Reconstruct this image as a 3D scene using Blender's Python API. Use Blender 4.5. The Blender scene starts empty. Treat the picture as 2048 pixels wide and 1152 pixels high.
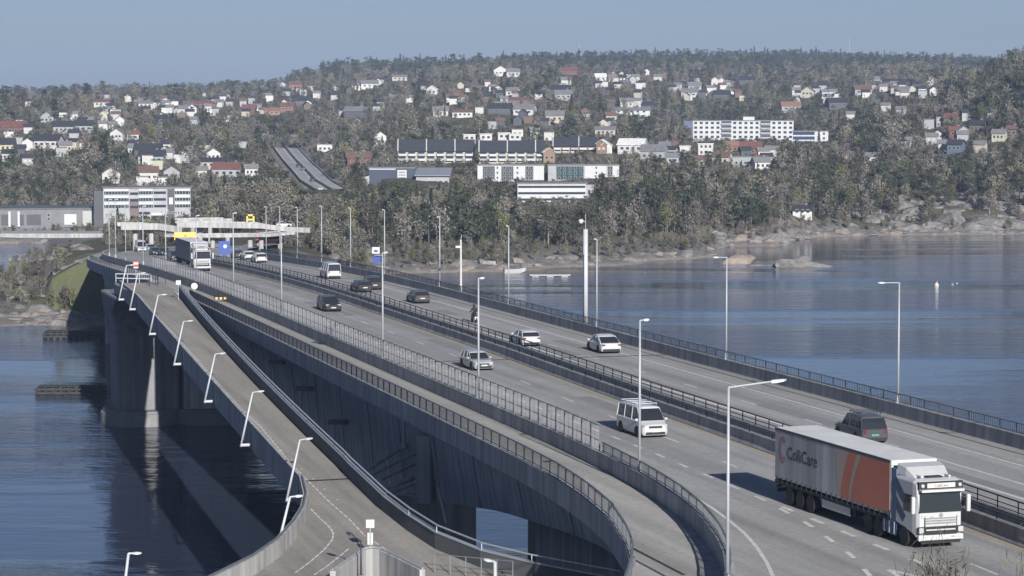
import bpy, bmesh, math, random
import numpy as np
from mathutils import Vector, Matrix
from mathutils.geometry import tessellate_polygon
R = math.radians
random.seed(7); rng = np.random.default_rng(11)
scene = bpy.context.scene
col = scene.collection

# ------------------------------------------------------------------ camera, sky, sun, exposure
F, YH, CZ = 5000.0, 220.0, 40.0          # focal length in photo pixels, horizon row, camera height over the water
PITCH = math.atan((576 - YH) / F); CP, SP = math.cos(PITCH), math.sin(PITCH)
cam = bpy.data.cameras.new('camera'); cam_o = bpy.data.objects.new('camera', cam); col.objects.link(cam_o)
cam_o.location = (0, 0, CZ); cam_o.rotation_euler = (R(90) - PITCH, 0, 0)
cam.sensor_width = 36; cam.lens = 36 * F / 2048; cam.clip_start = 1; cam.clip_end = 30000
scene.camera = cam_o
scene.render.resolution_x, scene.render.resolution_y = 1024, 576

SUN_EL, SUN_ROT = R(21), math.atan2(.27, -.963)
w = bpy.data.worlds.new('World'); scene.world = w; w.use_nodes = True
nt = w.node_tree; bg = nt.nodes['Background']
sky = nt.nodes.new('ShaderNodeTexSky'); sky.sky_type = 'NISHITA'; sky.sun_disc = False
sky.sun_elevation = SUN_EL; sky.sun_rotation = SUN_ROT
sky.air_density = 1.0; sky.dust_density = 0.6; sky.ozone_density = 2.0; sky.altitude = 40
hs = nt.nodes.new('ShaderNodeHueSaturation'); hs.inputs['Saturation'].default_value = .72
tint = nt.nodes.new('ShaderNodeVectorMath'); tint.operation = 'MULTIPLY'; tint.inputs[1].default_value = (.36, .44, .63)
nt.links.new(sky.outputs[0], hs.inputs['Color']); nt.links.new(hs.outputs[0], tint.inputs[0]); nt.links.new(tint.outputs[0], bg.inputs[0])
bg.inputs[1].default_value = 0.07
sun = bpy.data.lights.new('sun', 'SUN'); sun.energy = 5.0; sun.angle = R(.53); sun.color = (1, .96, .90)
sun_o = bpy.data.objects.new('sun', sun); col.objects.link(sun_o)
sv = Vector((.27 * math.cos(SUN_EL), -.963 * math.cos(SUN_EL), math.sin(SUN_EL)))
sun_o.rotation_euler = sv.to_track_quat('Z', 'Y').to_euler(); sun_o.location = (60, -120, 120)
vs = scene.view_settings; vs.view_transform = 'Standard'; vs.look = 'None'; vs.gamma = 1; vs.exposure = 0.72
vs.use_curve_mapping = False
scene.cycles.use_denoising = True
scene.cycles.max_bounces = 4; scene.cycles.transparent_max_bounces = 12; scene.cycles.volume_bounces = 1
scene.cycles.caustics_reflective = False; scene.cycles.caustics_refractive = False
scene.cycles.sample_clamp_indirect = 4

# ------------------------------------------------------------------ geometry of the place
def ray(x, y):
    u, v = (x - 1024) / F, (576 - y) / F
    return Vector((u, CP + v * SP, -SP + v * CP))
def at(x, y, z):
    d = ray(x, y); t = (z - CZ) / d.z
    return Vector((d.x * t, d.y * t, z))
def atD(x, y, D):
    d = ray(x, y); t = D / d.y
    return Vector((d.x * t, D, CZ + d.z * t))
def proj(p):
    Z = p[2] - CZ; dep = p[1] * CP - Z * SP
    return 1024 + F * p[0] / dep, 576 - F * (p[1] * SP + Z * CP) / dep
HA = R(-16.4); CA, SA = math.cos(HA), math.sin(HA)      # heading of the bridge
def zd(s):                                               # road level along the bridge
    z = 18.7 - .003 * (s - 150)
    if s > 280:
        e = min(s, 410) - 280; z -= 1.5e-4 * e * e
    if s > 410: z -= .039 * (s - 410)
    return z
def S(s, off, dz=0.0):                                   # station and offset on the bridge to a point
    if s > 360: off = off + min((s - 360) ** 2, 240 ** 2) / 1300 + max(0, s - 600) * .369
    return Vector((off * CA + s * SA, -off * SA + s * CA, zd(s) + dz))
def so(p): return p[0] * SA + p[1] * CA, p[0] * CA - p[1] * SA
def onroad(x, y, dz=0.0):
    z = 18.5
    for _ in range(40):
        p = at(x, y, z); s, o = so(p); z = zd(s) + dz
    return s, o, p
def zramp(Y): return 18.4 - max(0, 288 - Y) * .035
def onramp(x, y, dz=0.0):
    z = 16
    for _ in range(40):
        p = at(x, y, z); z = zramp(p.y) + dz
    return p
def tab(t):
    xs = [a for a, b in t]; ys = [b for a, b in t]
    return lambda s: float(np.interp(s, xs, ys))
WALL = tab([(85,30.5),(90,34),(95,36.8),(100,39.1),(105,41),(110.7,42.7),(116.6,44.1),(123,45.2),(130,46),(138,46.6),(150,47.1),(200,47.8),(250,48.6),(300,49.0),(420,49.6),(700,49.6)])
PATHL = tab([(85,25),(90,29),(95,31.8),(100,34.2),(105,36.3),(108.7,37.7),(113.8,39.2),(121.8,41),(129,42),(136.5,42.7),(146.5,43.1),(182,43.8),(241,44.8),(300,45.6),(420,47),(700,47)])
PATHR = lambda s: WALL(s) - float(np.interp(s, [85, 105, 115, 130], [1.3, .9, .5, .06]))
MEDL = tab([(60,56.2),(111,58),(144,59.1),(173,59.6),(207,60.6),(275,61.4),(420,61.4),(700,61.4)])
MEDR = lambda s: MEDL(s) + 2.6
RPAR = tab([(60,74.6),(140,74.7),(300,74.8),(420,75),(700,75)])

# ------------------------------------------------------------------ materials
def mat(name, c, rough=.8, var=.12, scale=3.0, metal=0.0, bump=0.0, bscale=None, c2=None, rnd=0.0, spec=.35, detail=5, obj_coords=False, stretch=None):
    m = bpy.data.materials.get(name)
    if m: return m
    m = bpy.data.materials.new(name); m.use_nodes = True
    t = m.node_tree; b = t.nodes['Principled BSDF']
    b.inputs['Roughness'].default_value = rough; b.inputs['Metallic'].default_value = metal
    b.inputs['Specular IOR Level'].default_value = spec
    if c2 is None: c2 = tuple(max(0, k * (1 - 2.2 * var)) for k in c[:3])
    tc = t.nodes.new('ShaderNodeTexCoord'); src = tc.outputs['Object']
    if not obj_coords:
        g = t.nodes.new('ShaderNodeNewGeometry'); src = g.outputs['Position']
    if stretch:
        mp = t.nodes.new('ShaderNodeMapping'); mp.inputs['Scale'].default_value = stretch; mp.inputs['Rotation'].default_value = (0, 0, HA)
        mp.vector_type = 'TEXTURE' if False else 'POINT'
        t.links.new(src, mp.inputs[0]); src = mp.outputs[0]
    n = t.nodes.new('ShaderNodeTexNoise'); n.inputs['Scale'].default_value = scale; n.inputs['Detail'].default_value = detail
    n.inputs['Roughness'].default_value = .65
    t.links.new(src, n.inputs['Vector'])
    r = t.nodes.new('ShaderNodeValToRGB'); r.color_ramp.elements[0].position = .32; r.color_ramp.elements[1].position = .68
    r.color_ramp.elements[0].color = (*c2[:3], 1); r.color_ramp.elements[1].color = (*c[:3], 1)
    t.links.new(n.outputs[0], r.inputs[0]); out = r.outputs[0]
    if rnd:
        oi = t.nodes.new('ShaderNodeObjectInfo'); h = t.nodes.new('ShaderNodeHueSaturation')
        mr = t.nodes.new('ShaderNodeMapRange'); mr.inputs[3].default_value = 1 - rnd; mr.inputs[4].default_value = 1 + rnd
        t.links.new(oi.outputs['Random'], mr.inputs[0]); t.links.new(mr.outputs[0], h.inputs['Value']); t.links.new(out, h.inputs['Color'])
        m2 = t.nodes.new('ShaderNodeMath'); m2.operation = 'MULTIPLY'; m2.inputs[1].default_value = 7.31
        fr = t.nodes.new('ShaderNodeMath'); fr.operation = 'FRACT'
        mr2 = t.nodes.new('ShaderNodeMapRange'); mr2.inputs[3].default_value = .47; mr2.inputs[4].default_value = .53
        t.links.new(oi.outputs['Random'], m2.inputs[0]); t.links.new(m2.outputs[0], fr.inputs[0]); t.links.new(fr.outputs[0], mr2.inputs[0]); t.links.new(mr2.outputs[0], h.inputs['Hue'])
        out = h.outputs[0]
    t.links.new(out, b.inputs['Base Color'])
    if bump:
        n2 = t.nodes.new('ShaderNodeTexNoise'); n2.inputs['Scale'].default_value = bscale or scale * 3; n2.inputs['Detail'].default_value = 4
        t.links.new(src, n2.inputs['Vector'])
        bp = t.nodes.new('ShaderNodeBump'); bp.inputs['Strength'].default_value = 1; bp.inputs['Distance'].default_value = bump
        t.links.new(n2.outputs[0], bp.inputs['Height']); t.links.new(bp.outputs[0], b.inputs['Normal'])
    return m
def glassy(name, c, rough=.08):
    m = bpy.data.materials.get(name)
    if m: return m
    m = bpy.data.materials.new(name); m.use_nodes = True; b = m.node_tree.nodes['Principled BSDF']
    b.inputs['Base Color'].default_value = (*c, 1); b.inputs['Roughness'].default_value = rough; b.inputs['Specular IOR Level'].default_value = .6
    return m
def paint(name, c, rough=.28):
    m = mat(name, c, rough, .04, 1.2, spec=.5, obj_coords=True)
    b = m.node_tree.nodes['Principled BSDF']; b.inputs['Coat Weight'].default_value = .5; b.inputs['Coat Roughness'].default_value = .12
    return m

asphalt = mat('asphalt', (.235, .235, .232), .9, .10, .12, bump=.004, bscale=9, c2=(.185, .187, .19), detail=9)
def road_mat(name, c, c2):
    """asphalt with wheel tracks worn along the lanes and patchy repairs"""
    m = mat(name, c, .88, .1, .16, bump=.006, bscale=14, c2=c2, detail=10)
    t = m.node_tree; b = t.nodes['Principled BSDF']; prev = b.inputs['Base Color'].links[0].from_socket
    g = t.nodes.new('ShaderNodeNewGeometry'); mp = t.nodes.new('ShaderNodeMapping'); mp.inputs['Rotation'].default_value = (0, 0, HA)
    t.links.new(g.outputs['Position'], mp.inputs[0])
    mp2 = t.nodes.new('ShaderNodeMapping'); mp2.inputs['Scale'].default_value = (.8, .012, 1); t.links.new(mp.outputs[0], mp2.inputs[0])
    n = t.nodes.new('ShaderNodeTexNoise'); n.inputs['Scale'].default_value = 1; n.inputs['Detail'].default_value = 6; t.links.new(mp2.outputs[0], n.inputs['Vector'])
    n3 = t.nodes.new('ShaderNodeTexNoise'); n3.inputs['Scale'].default_value = 3.5; n3.inputs['Detail'].default_value = 8; t.links.new(g.outputs['Position'], n3.inputs['Vector'])
    r = t.nodes.new('ShaderNodeMapRange'); r.inputs[1].default_value = .3; r.inputs[2].default_value = .7; r.inputs[3].default_value = .74; r.inputs[4].default_value = 1.16
    t.links.new(n.outputs[0], r.inputs[0])
    r3 = t.nodes.new('ShaderNodeMapRange'); r3.inputs[1].default_value = .3; r3.inputs[2].default_value = .7; r3.inputs[3].default_value = .86; r3.inputs[4].default_value = 1.1
    t.links.new(n3.outputs[0], r3.inputs[0])
    mu = t.nodes.new('ShaderNodeMath'); mu.operation = 'MULTIPLY'; t.links.new(r.outputs[0], mu.inputs[0]); t.links.new(r3.outputs[0], mu.inputs[1])
    v = t.nodes.new('ShaderNodeVectorMath'); v.operation = 'SCALE'; t.links.new(prev, v.inputs[0]); t.links.new(mu.outputs[0], v.inputs['Scale'])
    t.links.new(v.outputs[0], b.inputs['Base Color'])
    return m
road_m = road_mat('road_asphalt', (.305, .302, .295), (.25, .25, .248))
path_m = road_mat('path_asphalt', (.34, .33, .31), (.29, .283, .268))
ramp_m = road_mat('ramp_asphalt', (.275, .257, .232), (.23, .216, .197))
white_line = mat('line_white', (.62, .62, .6), .7, .16, 2.5)
yellow_line = mat('line_yellow', (.45, .34, .16), .7, .16, 2.5)
concrete = mat('concrete', (.36, .36, .35), .85, .14, .35, bump=.01, bscale=6, c2=(.25, .25, .25), detail=8)
conc_dark = mat('concrete_weathered', (.20, .20, .205), .88, .18, .4, bump=.012, bscale=5, c2=(.13, .13, .135), detail=8)
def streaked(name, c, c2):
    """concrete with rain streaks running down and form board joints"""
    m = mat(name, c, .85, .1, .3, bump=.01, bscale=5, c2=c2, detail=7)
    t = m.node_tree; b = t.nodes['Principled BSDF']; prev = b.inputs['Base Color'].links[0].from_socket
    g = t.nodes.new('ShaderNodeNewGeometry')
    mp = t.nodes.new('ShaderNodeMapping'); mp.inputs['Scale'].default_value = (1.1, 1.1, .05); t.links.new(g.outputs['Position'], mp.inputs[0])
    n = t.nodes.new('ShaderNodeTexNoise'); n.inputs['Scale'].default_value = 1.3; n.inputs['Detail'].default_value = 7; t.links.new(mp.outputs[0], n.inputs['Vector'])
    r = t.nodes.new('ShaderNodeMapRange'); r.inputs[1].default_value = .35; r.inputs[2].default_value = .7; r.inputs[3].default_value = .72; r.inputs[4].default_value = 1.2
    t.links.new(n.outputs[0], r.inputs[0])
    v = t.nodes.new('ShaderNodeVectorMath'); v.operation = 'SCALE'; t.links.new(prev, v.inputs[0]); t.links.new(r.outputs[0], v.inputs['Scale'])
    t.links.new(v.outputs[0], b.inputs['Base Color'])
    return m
conc_wall = streaked('concrete_streaked', (.35, .35, .352), (.275, .275, .28))
conc_girder = streaked('concrete_girder', (.40, .405, .41), (.30, .305, .31))
conc_light = streaked('concrete_light', (.36, .36, .357), (.29, .29, .29))
steel = mat('galvanised_steel', (.42, .44, .46), .45, .08, 2, metal=.35)
steel_dark = mat('dark_steel', (.05, .055, .065), .5, .15, 2, metal=.3)
rail_grey = mat('rail_grey', (.16, .17, .19), .5, .1, 2, metal=.3)
lamp_white = mat('lamp_post_paint', (.40, .42, .45), .45, .06, 1)
white = mat('white_paint', (.46, .46, .45), .6, .06, .5)
black = mat('black_rubber', (.022, .022, .024), .75, .1, 4)
glass = glassy('vehicle_glass', (.018, .021, .025), .06)
win_glass = glassy('window_glass', (.03, .038, .05), .12)
chrome = mat('alloy', (.5, .51, .53), .3, .05, 5, metal=.7)
lamp_clear = glassy('headlight_glass', (.35, .36, .37), .1)
lamp_red = glassy('tail_light_glass', (.12, .012, .012), .2)

# ------------------------------------------------------------------ mesh helpers
class MB:
    def __init__(s): s.v = []; s.f = []; s.m = []
    def add(s, vs, fs, mi=0):
        k = len(s.v); s.v += [tuple(v) for v in vs]; s.f += [tuple(i + k for i in f) for f in fs]; s.m += [mi] * len(fs); return s
    def box(s, c, d, mi=0, rz=0, M=None):
        hx, hy, hz = d[0] / 2, d[1] / 2, d[2] / 2; ca, sa = math.cos(rz), math.sin(rz); P = []
        for x, y, z in ((-hx,-hy,-hz),(hx,-hy,-hz),(hx,hy,-hz),(-hx,hy,-hz),(-hx,-hy,hz),(hx,-hy,hz),(hx,hy,hz),(-hx,hy,hz)):
            if M: q = M @ Vector((x, y, z)); P.append((c[0] + q.x, c[1] + q.y, c[2] + q.z))
            else: P.append((c[0] + x * ca - y * sa, c[1] + x * sa + y * ca, c[2] + z))
        return s.add(P, [(0,3,2,1),(4,5,6,7),(0,1,5,4),(1,2,6,5),(2,3,7,6),(3,0,4,7)], mi)
    def tube(s, p0, p1, r0, r1=None, n=8, mi=0, cap=True):
        p0, p1 = Vector(p0), Vector(p1); r1 = r0 if r1 is None else r1
        d = (p1 - p0).normalized(); a = d.orthogonal().normalized(); b = d.cross(a); P = []
        for p, r in ((p0, r0), (p1, r1)):
            for i in range(n):
                t = 2 * math.pi * i / n; P.append(p + a * (r * math.cos(t)) + b * (r * math.sin(t)))
        f = [(i, (i + 1) % n, n + (i + 1) % n, n + i) for i in range(n)]
        if cap: f += [tuple(range(n - 1, -1, -1)), tuple(range(n, 2 * n))]
        return s.add(P, f, mi)
    def loft(s, rings, mi=0, cap=True, closed=True):
        n = len(rings[0]); P = [p for r in rings for p in r]; f = []
        for k in range(len(rings) - 1):
            for i in range(n if closed else n - 1):
                j = (i + 1) % n; f.append((k*n+i, k*n+j, (k+1)*n+j, (k+1)*n+i))
        if cap and closed: f += [tuple(range(n - 1, -1, -1)), tuple(range((len(rings)-1)*n, len(rings)*n))]
        return s.add(P, f, mi)
    def lathe(s, prof, c=(0,0,0), n=16, axis='z', mi=0):
        rings = []
        for r, h in prof:
            ring = []
            for i in range(n):
                t = 2 * math.pi * i / n; a, b = r * math.cos(t), r * math.sin(t)
                q = (a, b, h) if axis == 'z' else ((a, h, b) if axis == 'y' else (h, a, b))
                ring.append((c[0]+q[0], c[1]+q[1], c[2]+q[2]))
            rings.append(ring)
        return s.loft(rings, mi)
    def poly(s, pts, h0, h1, mi=0):
        n = len(pts); return s.add([(*p, h0) for p in pts] + [(*p, h1) for p in pts], [tuple(range(n-1,-1,-1)), tuple(range(n, 2*n))] + [(i, (i+1)%n, n+(i+1)%n, n+i) for i in range(n)], mi)
    def mesh(s, name, mats):
        me = bpy.data.meshes.new(name); me.from_pydata(s.v, [], s.f)
        for m in (mats if isinstance(mats, (list, tuple)) else [mats]): me.materials.append(m)
        if any(s.m): me.polygons.foreach_set('material_index', s.m)
        bm = bmesh.new(); bm.from_mesh(me); bmesh.ops.recalc_face_normals(bm, faces=bm.faces); bm.to_mesh(me); bm.free()
        return me
    def build(s, name, mats, parent=None, smooth=False, bevel=0, **kw):
        return put(name, s.mesh(name, mats), parent, smooth, bevel, **kw)
def put(name, me, parent=None, smooth=False, bevel=0, loc=None, rz=None, scale=None):
    o = bpy.data.objects.new(name, me); col.objects.link(o); o.parent = parent
    if loc is not None: o.location = loc
    if rz is not None: o.rotation_euler = (0, 0, rz)
    if scale is not None: o.scale = scale
    if smooth: me.shade_smooth() if hasattr(me, 'shade_smooth') else None
    if bevel:
        b = o.modifiers.new('bevel', 'BEVEL'); b.width = bevel; b.segments = 2; b.limit_method = 'ANGLE'
    return o
def tag(o, label=None, cat=None, group=None, kind=None):
    if label: o['label'] = label
    if cat: o['category'] = cat
    if group: o['group'] = group
    if kind: o['kind'] = kind
    return o
def thing(name, label, cat, loc=(0, 0, 0), rz=0, group=None):
    o = bpy.data.objects.new(name, None); col.objects.link(o); o.location = loc; o.rotation_euler = (0, 0, rz); o.empty_display_size = .5
    return tag(o, label, cat, group)
def copy_tree(o, parent=None):
    c = o.copy(); col.objects.link(c); c.parent = parent
    for ch in o.children: copy_tree(ch, c)
    return c
ORD = 'first second third fourth fifth sixth seventh eighth ninth tenth eleventh twelfth thirteenth fourteenth fifteenth sixteenth seventeenth eighteenth nineteenth twentieth'.split()
def nth(i):
    i += 1
    if i <= 20: return ORD[i - 1]
    t_, u_ = divmod(i, 10); T_ = ['', '', 'twent', 'thirt', 'fort', 'fift', 'sixt', 'sevent', 'eight', 'ninet']
    return T_[t_] + 'ieth' if u_ == 0 else T_[t_] + 'y-' + ORD[u_ - 1]

def sweep(mb, path, prof, mi=0, closed=True, cap=True):
    """profile (right, up) carried along a path; prof may be a list of profiles, one per path point"""
    rings = []; n = len(path)
    for i, p in enumerate(path):
        a, b = Vector(path[max(0, i - 1)]), Vector(path[min(n - 1, i + 1)])
        d = (b - a); d.z = 0; d.normalize(); r = Vector((d.y, -d.x, 0))
        pr = prof[i] if isinstance(prof[0][0], (tuple, list)) else prof
        rings.append([Vector(p) + r * q[0] + Vector((0, 0, q[1])) for q in pr])
    return mb.loft(rings, mi, cap, closed)
def stations(a, b, step): 
    n = max(1, round(abs(b - a) / step)); return [a + (b - a) * i / n for i in range(n + 1)]
def line(offf, s0, s1, step=4, dz=0.0):
    f = offf if callable(offf) else (lambda s: offf)
    return [S(s, f(s), dz) for s in stations(s0, s1, step)]
def sheet(name, fa, fb, s0, s1, m, step=4, dz=0.0, cols=3, parent=None):
    mb = MB(); P = []; st = stations(s0, s1, step)
    fa = fa if callable(fa) else (lambda s, k=fa: k); fb = fb if callable(fb) else (lambda s, k=fb: k)
    for s in st:
        for k in range(cols + 1): P.append(S(s, fa(s) + (fb(s) - fa(s)) * k / cols, dz))
    n = cols + 1
    mb.add(P, [(i*n+j, i*n+j+1, (i+1)*n+j+1, (i+1)*n+j) for i in range(len(st)-1) for j in range(cols)])
    return mb.build(name, m, parent)
RECT = lambda w, h, x=0.0, z=0.0: [(x - w/2, z), (x + w/2, z), (x + w/2, z + h), (x - w/2, z + h)]
# ------------------------------------------------------------------ water
def water_material():
    m = bpy.data.materials.new('sea_water'); m.use_nodes = True; t = m.node_tree; b = t.nodes['Principled BSDF']
    b.inputs['Base Color'].default_value = (.033, .045, .076, 1); b.inputs['Roughness'].default_value = .06
    b.inputs['IOR'].default_value = 1.333; b.inputs['Specular IOR Level'].default_value = .5
    g = t.nodes.new('ShaderNodeNewGeometry')
    def noise(sc, rot, scale, detail):
        mp = t.nodes.new('ShaderNodeMapping'); mp.inputs['Scale'].default_value = sc; mp.inputs['Rotation'].default_value = (0, 0, rot)
        t.links.new(g.outputs['Position'], mp.inputs[0])
        n = t.nodes.new('ShaderNodeTexNoise'); n.inputs['Scale'].default_value = scale; n.inputs['Detail'].default_value = detail
        t.links.new(mp.outputs[0], n.inputs['Vector']); return n.outputs[0]
    a = noise((.45, 1, 1), .25, 1.0, 4); c = noise((.3, 1, 1), -.15, .3, 3)
    lane = noise((.22, 1, 1), .2, .019, 3)
    mr = t.nodes.new('ShaderNodeMapRange'); mr.inputs[1].default_value = .44; mr.inputs[2].default_value = .56; mr.inputs[3].default_value = .12; mr.inputs[4].default_value = 1
    t.links.new(lane, mr.inputs[0])
    ad = t.nodes.new('ShaderNodeMath'); ad.operation = 'MULTIPLY_ADD'; ad.inputs[1].default_value = .5
    t.links.new(a, ad.inputs[0]); t.links.new(c, ad.inputs[2])
    mu = t.nodes.new('ShaderNodeMath'); mu.operation = 'MULTIPLY'; t.links.new(ad.outputs[0], mu.inputs[0]); t.links.new(mr.outputs[0], mu.inputs[1])
    bp = t.nodes.new('ShaderNodeBump'); bp.inputs['Strength'].default_value = 1; bp.inputs['Distance'].default_value = .42
    t.links.new(mu.outputs[0], bp.inputs['Height']); t.links.new(bp.outputs[0], b.inputs['Normal'])
    return m
water = MB().add([(-9000, -800, 0), (9000, -800, 0), (9000, 9000, 0), (-9000, 9000, 0)], [(0, 1, 2, 3)]).build('water', water_material())
tag(water, 'dark blue fjord water rippling under the bridge', kind='structure')

# ------------------------------------------------------------------ terrain on the far side
COLS = [
 (-700, [(455,-2),(462,.3),(500,3),(540,2),(570,-2),(745,-2),(752,2.2),(845,2.2),(900,8),(1100,24),(1300,36),(1550,46),(4500,59)]),
 (0,    [(452,-2),(462,.3),(498,2.4),(525,3.3),(550,2.2),(575,-2),(748,-2),(753,2.2),(845,2.2),(900,8),(1110,22),(1290,32),(1510,40),(1800,40),(4500,62)]),
 (60,   [(456,-2),(464,.3),(510,3.6),(545,5.6),(562,6.3),(590,3),(615,-2),(748,-2),(753,2.2),(845,2.2),(900,8),(1110,22.5),(1290,32),(1510,40),(1800,40),(4500,62)]),
 (120,  [(456,-2),(464,.4),(512,4.5),(550,7.6),(570,8.6),(600,6),(640,1.5),(700,2),(780,2.6),(845,3),(890,7),(1050,19),(1200,28),(1420,37),(1690,43),(1900,44),(4700,67)]),
 (200,  [(456,-2),(465,.5),(515,5),(560,9),(590,9.4),(640,6),(700,3.4),(760,3),(800,3),(850,4),(890,8),(980,14.5),(1160,23.8),(1420,37),(1690,43),(1960,45),(4900,70)]),
 (330,  [(470,-2),(480,.5),(505,5),(530,9),(590,8.5),(640,6),(700,4.2),(760,3.8),(825,4),(860,7),(980,14.5),(1160,22.5),(1420,35.5),(1690,43),(1960,46),(4900,72)]),
 (450,  [(500,-2),(512,1),(530,6),(575,8),(620,8),(710,8),(800,9),(860,11.5),(980,14.5),(1160,21.4),(1420,34.3),(1690,43),(1960,47),(4700,74)]),
 (525,  [(540,-2),(550,1),(575,7),(620,9),(700,11),(850,12.5),(980,15),(1160,21.4),(1420,34.3),(1690,44),(1960,49),(3600,58)]),
 (620,  [(575,-2),(585,.5),(620,6),(680,10),(740,13),(800,12),(900,10),(1000,13),(1100,18),(1250,25),(1510,40),(1780,53),(1960,57),(3000,74)]),
 (700,  [(590,-2),(598,.5),(625,5),(680,9),(740,12.6),(800,12),(900,11),(1000,14),(1100,19),(1200,24),(1450,39),(1740,53),(1900,59),(3000,86)]),
 (800,  [(606,-2),(613,.3),(625,2.6),(660,6),(720,11.2),(790,13),(850,12),(930,14),(1060,19),(1140,24),(1380,37),(1690,52),(1870,60),(3000,88)]),
 (1000, [(613,-2),(620,.3),(632,2.2),(660,4.5),(730,10.2),(780,9.5),(830,7.4),(870,7.4),(950,13.5),(1050,19),(1140,24),(1380,37),(1740,57),(1870,64),(3100,90)]),
 (1200, [(635,-2),(642,.3),(655,2.2),(690,5),(760,9.8),(830,7.4),(870,7.6),(900,10),(980,16),(1100,22),(1200,26),(1400,38),(1750,57),(1900,62),(3300,102)]),
 (1380, [(664,-2),(672,.3),(690,2),(720,4.5),(800,11.2),(900,15),(980,18.4),(1240,20.5),(1350,22),(1500,37),(1870,62),(3500,110)]),
 (1425, [(674,-2),(682,.3),(700,1.6),(722,.4),(745,3),(800,10.5),(880,14.5),(980,18.2),(1240,20.5),(1350,22),(1500,37),(1870,62),(3500,110)]),
 (1460, [(690,-3),(715,-2),(727,-1),(738,.4),(760,5),(800,9.6),(870,14),(990,18),(1240,20.5),(1350,22),(1500,37),(1870,61),(3500,109)]),
 (1550, [(726,-2),(736,.4),(750,3),(800,9),(860,14),(1000,18),(1200,20),(1350,22),(1500,37),(1870,61),(3500,108)]),
 (1590, [(760,-3),(772,.4),(790,3.5),(830,8),(880,13),(1000,18.5),(1200,20),(1310,21),(1380,28),(1500,41),(1780,58),(3500,107)]),
 (1650, [(786,-2),(794,.3),(805,2.5),(840,7),(900,13.6),(1010,20),(1200,21),(1310,22.5),(1400,37),(1500,49),(1690,57),(3500,106)]),
 (1850, [(792,-2),(800,.3),(808,3.5),(830,8.5),(860,13),(1000,25),(1200,38),(1450,51),(1700,57),(3500,104)]),
 (1960, [(794,-2),(802,.3),(811,4),(835,10),(880,16),(1000,28),(1200,48),(1350,52),(1700,54),(3400,98)]),
 (2048, [(798,-2),(806,.3),(815,4),(840,10),(900,18),(1000,30),(1080,46),(1200,58),(1300,61),(1600,55),(3300,93)]),
 (2800, [(798,-2),(806,.3),(815,5),(840,12),(900,22),(1000,38),(1080,52),(1200,64),(1300,70),(1600,66),(3300,93)]),
]
TU = np.array([c[0] for c in COLS], float)
DG = np.concatenate([np.arange(430, 900, 3.0), np.arange(900, 2050, 8.0), np.arange(2050, 3800, 25.0), np.arange(3800, 6400, 90.0)])
TZ = []
for u, pr in COLS:
    xs = [p[0] for p in pr]; ys = [p[1] for p in pr]
    xs = [0] + xs + [xs[-1] + 700, 9000]; ys = [-3] + ys + [ys[-1] * .55, ys[-1] * .4]
    TZ.append(np.interp(DG, xs, ys))
TZ = np.array(TZ)
# the motorway beyond the bridge: station line, then on past the interchange and up the hill
FAR = [S(s, 61.5) for s in stations(498, 592, 4.7)]
NST = len(FAR)
for px, D, z in ((735, 880, 6.5), (716, 905, 7.0), (690, 935, 7.6), (660, 965, 9.3), (632, 1010, 11.3), (612, 1080, 14), (594, 1170, 16), (582, 1225, 18.4), (572, 1290, 20.5)):
    FAR.append(Vector(((px - 1024) / F * D, D, z)))
FP = np.array([tuple(p) for p in FAR])
ph = rng.uniform(0, 6.28, (14, 2))
def relief(X, Y):
    z = 0
    for i, (wl, a) in enumerate(((310, 2.2), (190, 1.6), (121, 1.3), (77, .9), (49, .7), (31, .55), (19, .4), (12, .3), (7.5, .2))):
        th = i * 2.4; c, s = math.cos(th), math.sin(th); k = 6.28 / wl
        z = z + a * np.sin(k * (X * c + Y * s) + ph[i, 0] + 1.3 * np.sin(k * .6 * (-X * s + Y * c) + ph[i, 1]))
    return z
def ground(X, Y):
    X = np.atleast_1d(np.asarray(X, float)); Y = np.atleast_1d(np.asarray(Y, float))
    U = 1024 + F * X / np.maximum(Y, 1)
    i = np.clip(np.searchsorted(TU, U) - 1, 0, len(TU) - 2); fu = np.clip((U - TU[i]) / (TU[i + 1] - TU[i]), 0, 1)
    fu = fu * fu * (3 - 2 * fu) * .5 + fu * .5
    j = np.clip(np.searchsorted(DG, Y) - 1, 0, len(DG) - 2); fd = np.clip((Y - DG[j]) / (DG[j + 1] - DG[j]), 0, 1)
    z = (TZ[i, j] * (1 - fd) + TZ[i, j + 1] * fd) * (1 - fu) + (TZ[i + 1, j] * (1 - fd) + TZ[i + 1, j + 1] * fd) * fu
    k = np.clip((z + .3) / 5, .12, 1) * np.clip(Y / 1500, .45, .95)
    z = z + relief(X, Y) * k * .75
    # benches cut for the motorway
    m = (Y > 486) & (Y < 1480) & (U < 760) & (U > 100)
    if m.any():
        d = np.full(X.shape, 1e9); zr = np.zeros(X.shape)
        for kk in range(len(FP) - 1):
            if kk == NST - 1: continue
            a, b = FP[kk], FP[kk + 1]
            ab = b[:2] - a[:2]; L2 = ab @ ab
            tt = np.clip(((X - a[0]) * ab[0] + (Y - a[1]) * ab[1]) / L2, 0, 1)
            dd = np.hypot(X - a[0] - tt * ab[0], Y - a[1] - tt * ab[1]); zz = a[2] + tt * (b[2] - a[2])
            q = dd < d; d = np.where(q, dd, d); zr = np.where(q, zz, zr)
        wgt = np.clip((d - np.where(Y > 640, 9, 15.5)) / 20, 0, 1); wgt = wgt * wgt * (3 - 2 * wgt)
        z = np.where(m, (zr - .5) * (1 - wgt) + z * wgt, z)
    return z
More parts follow.
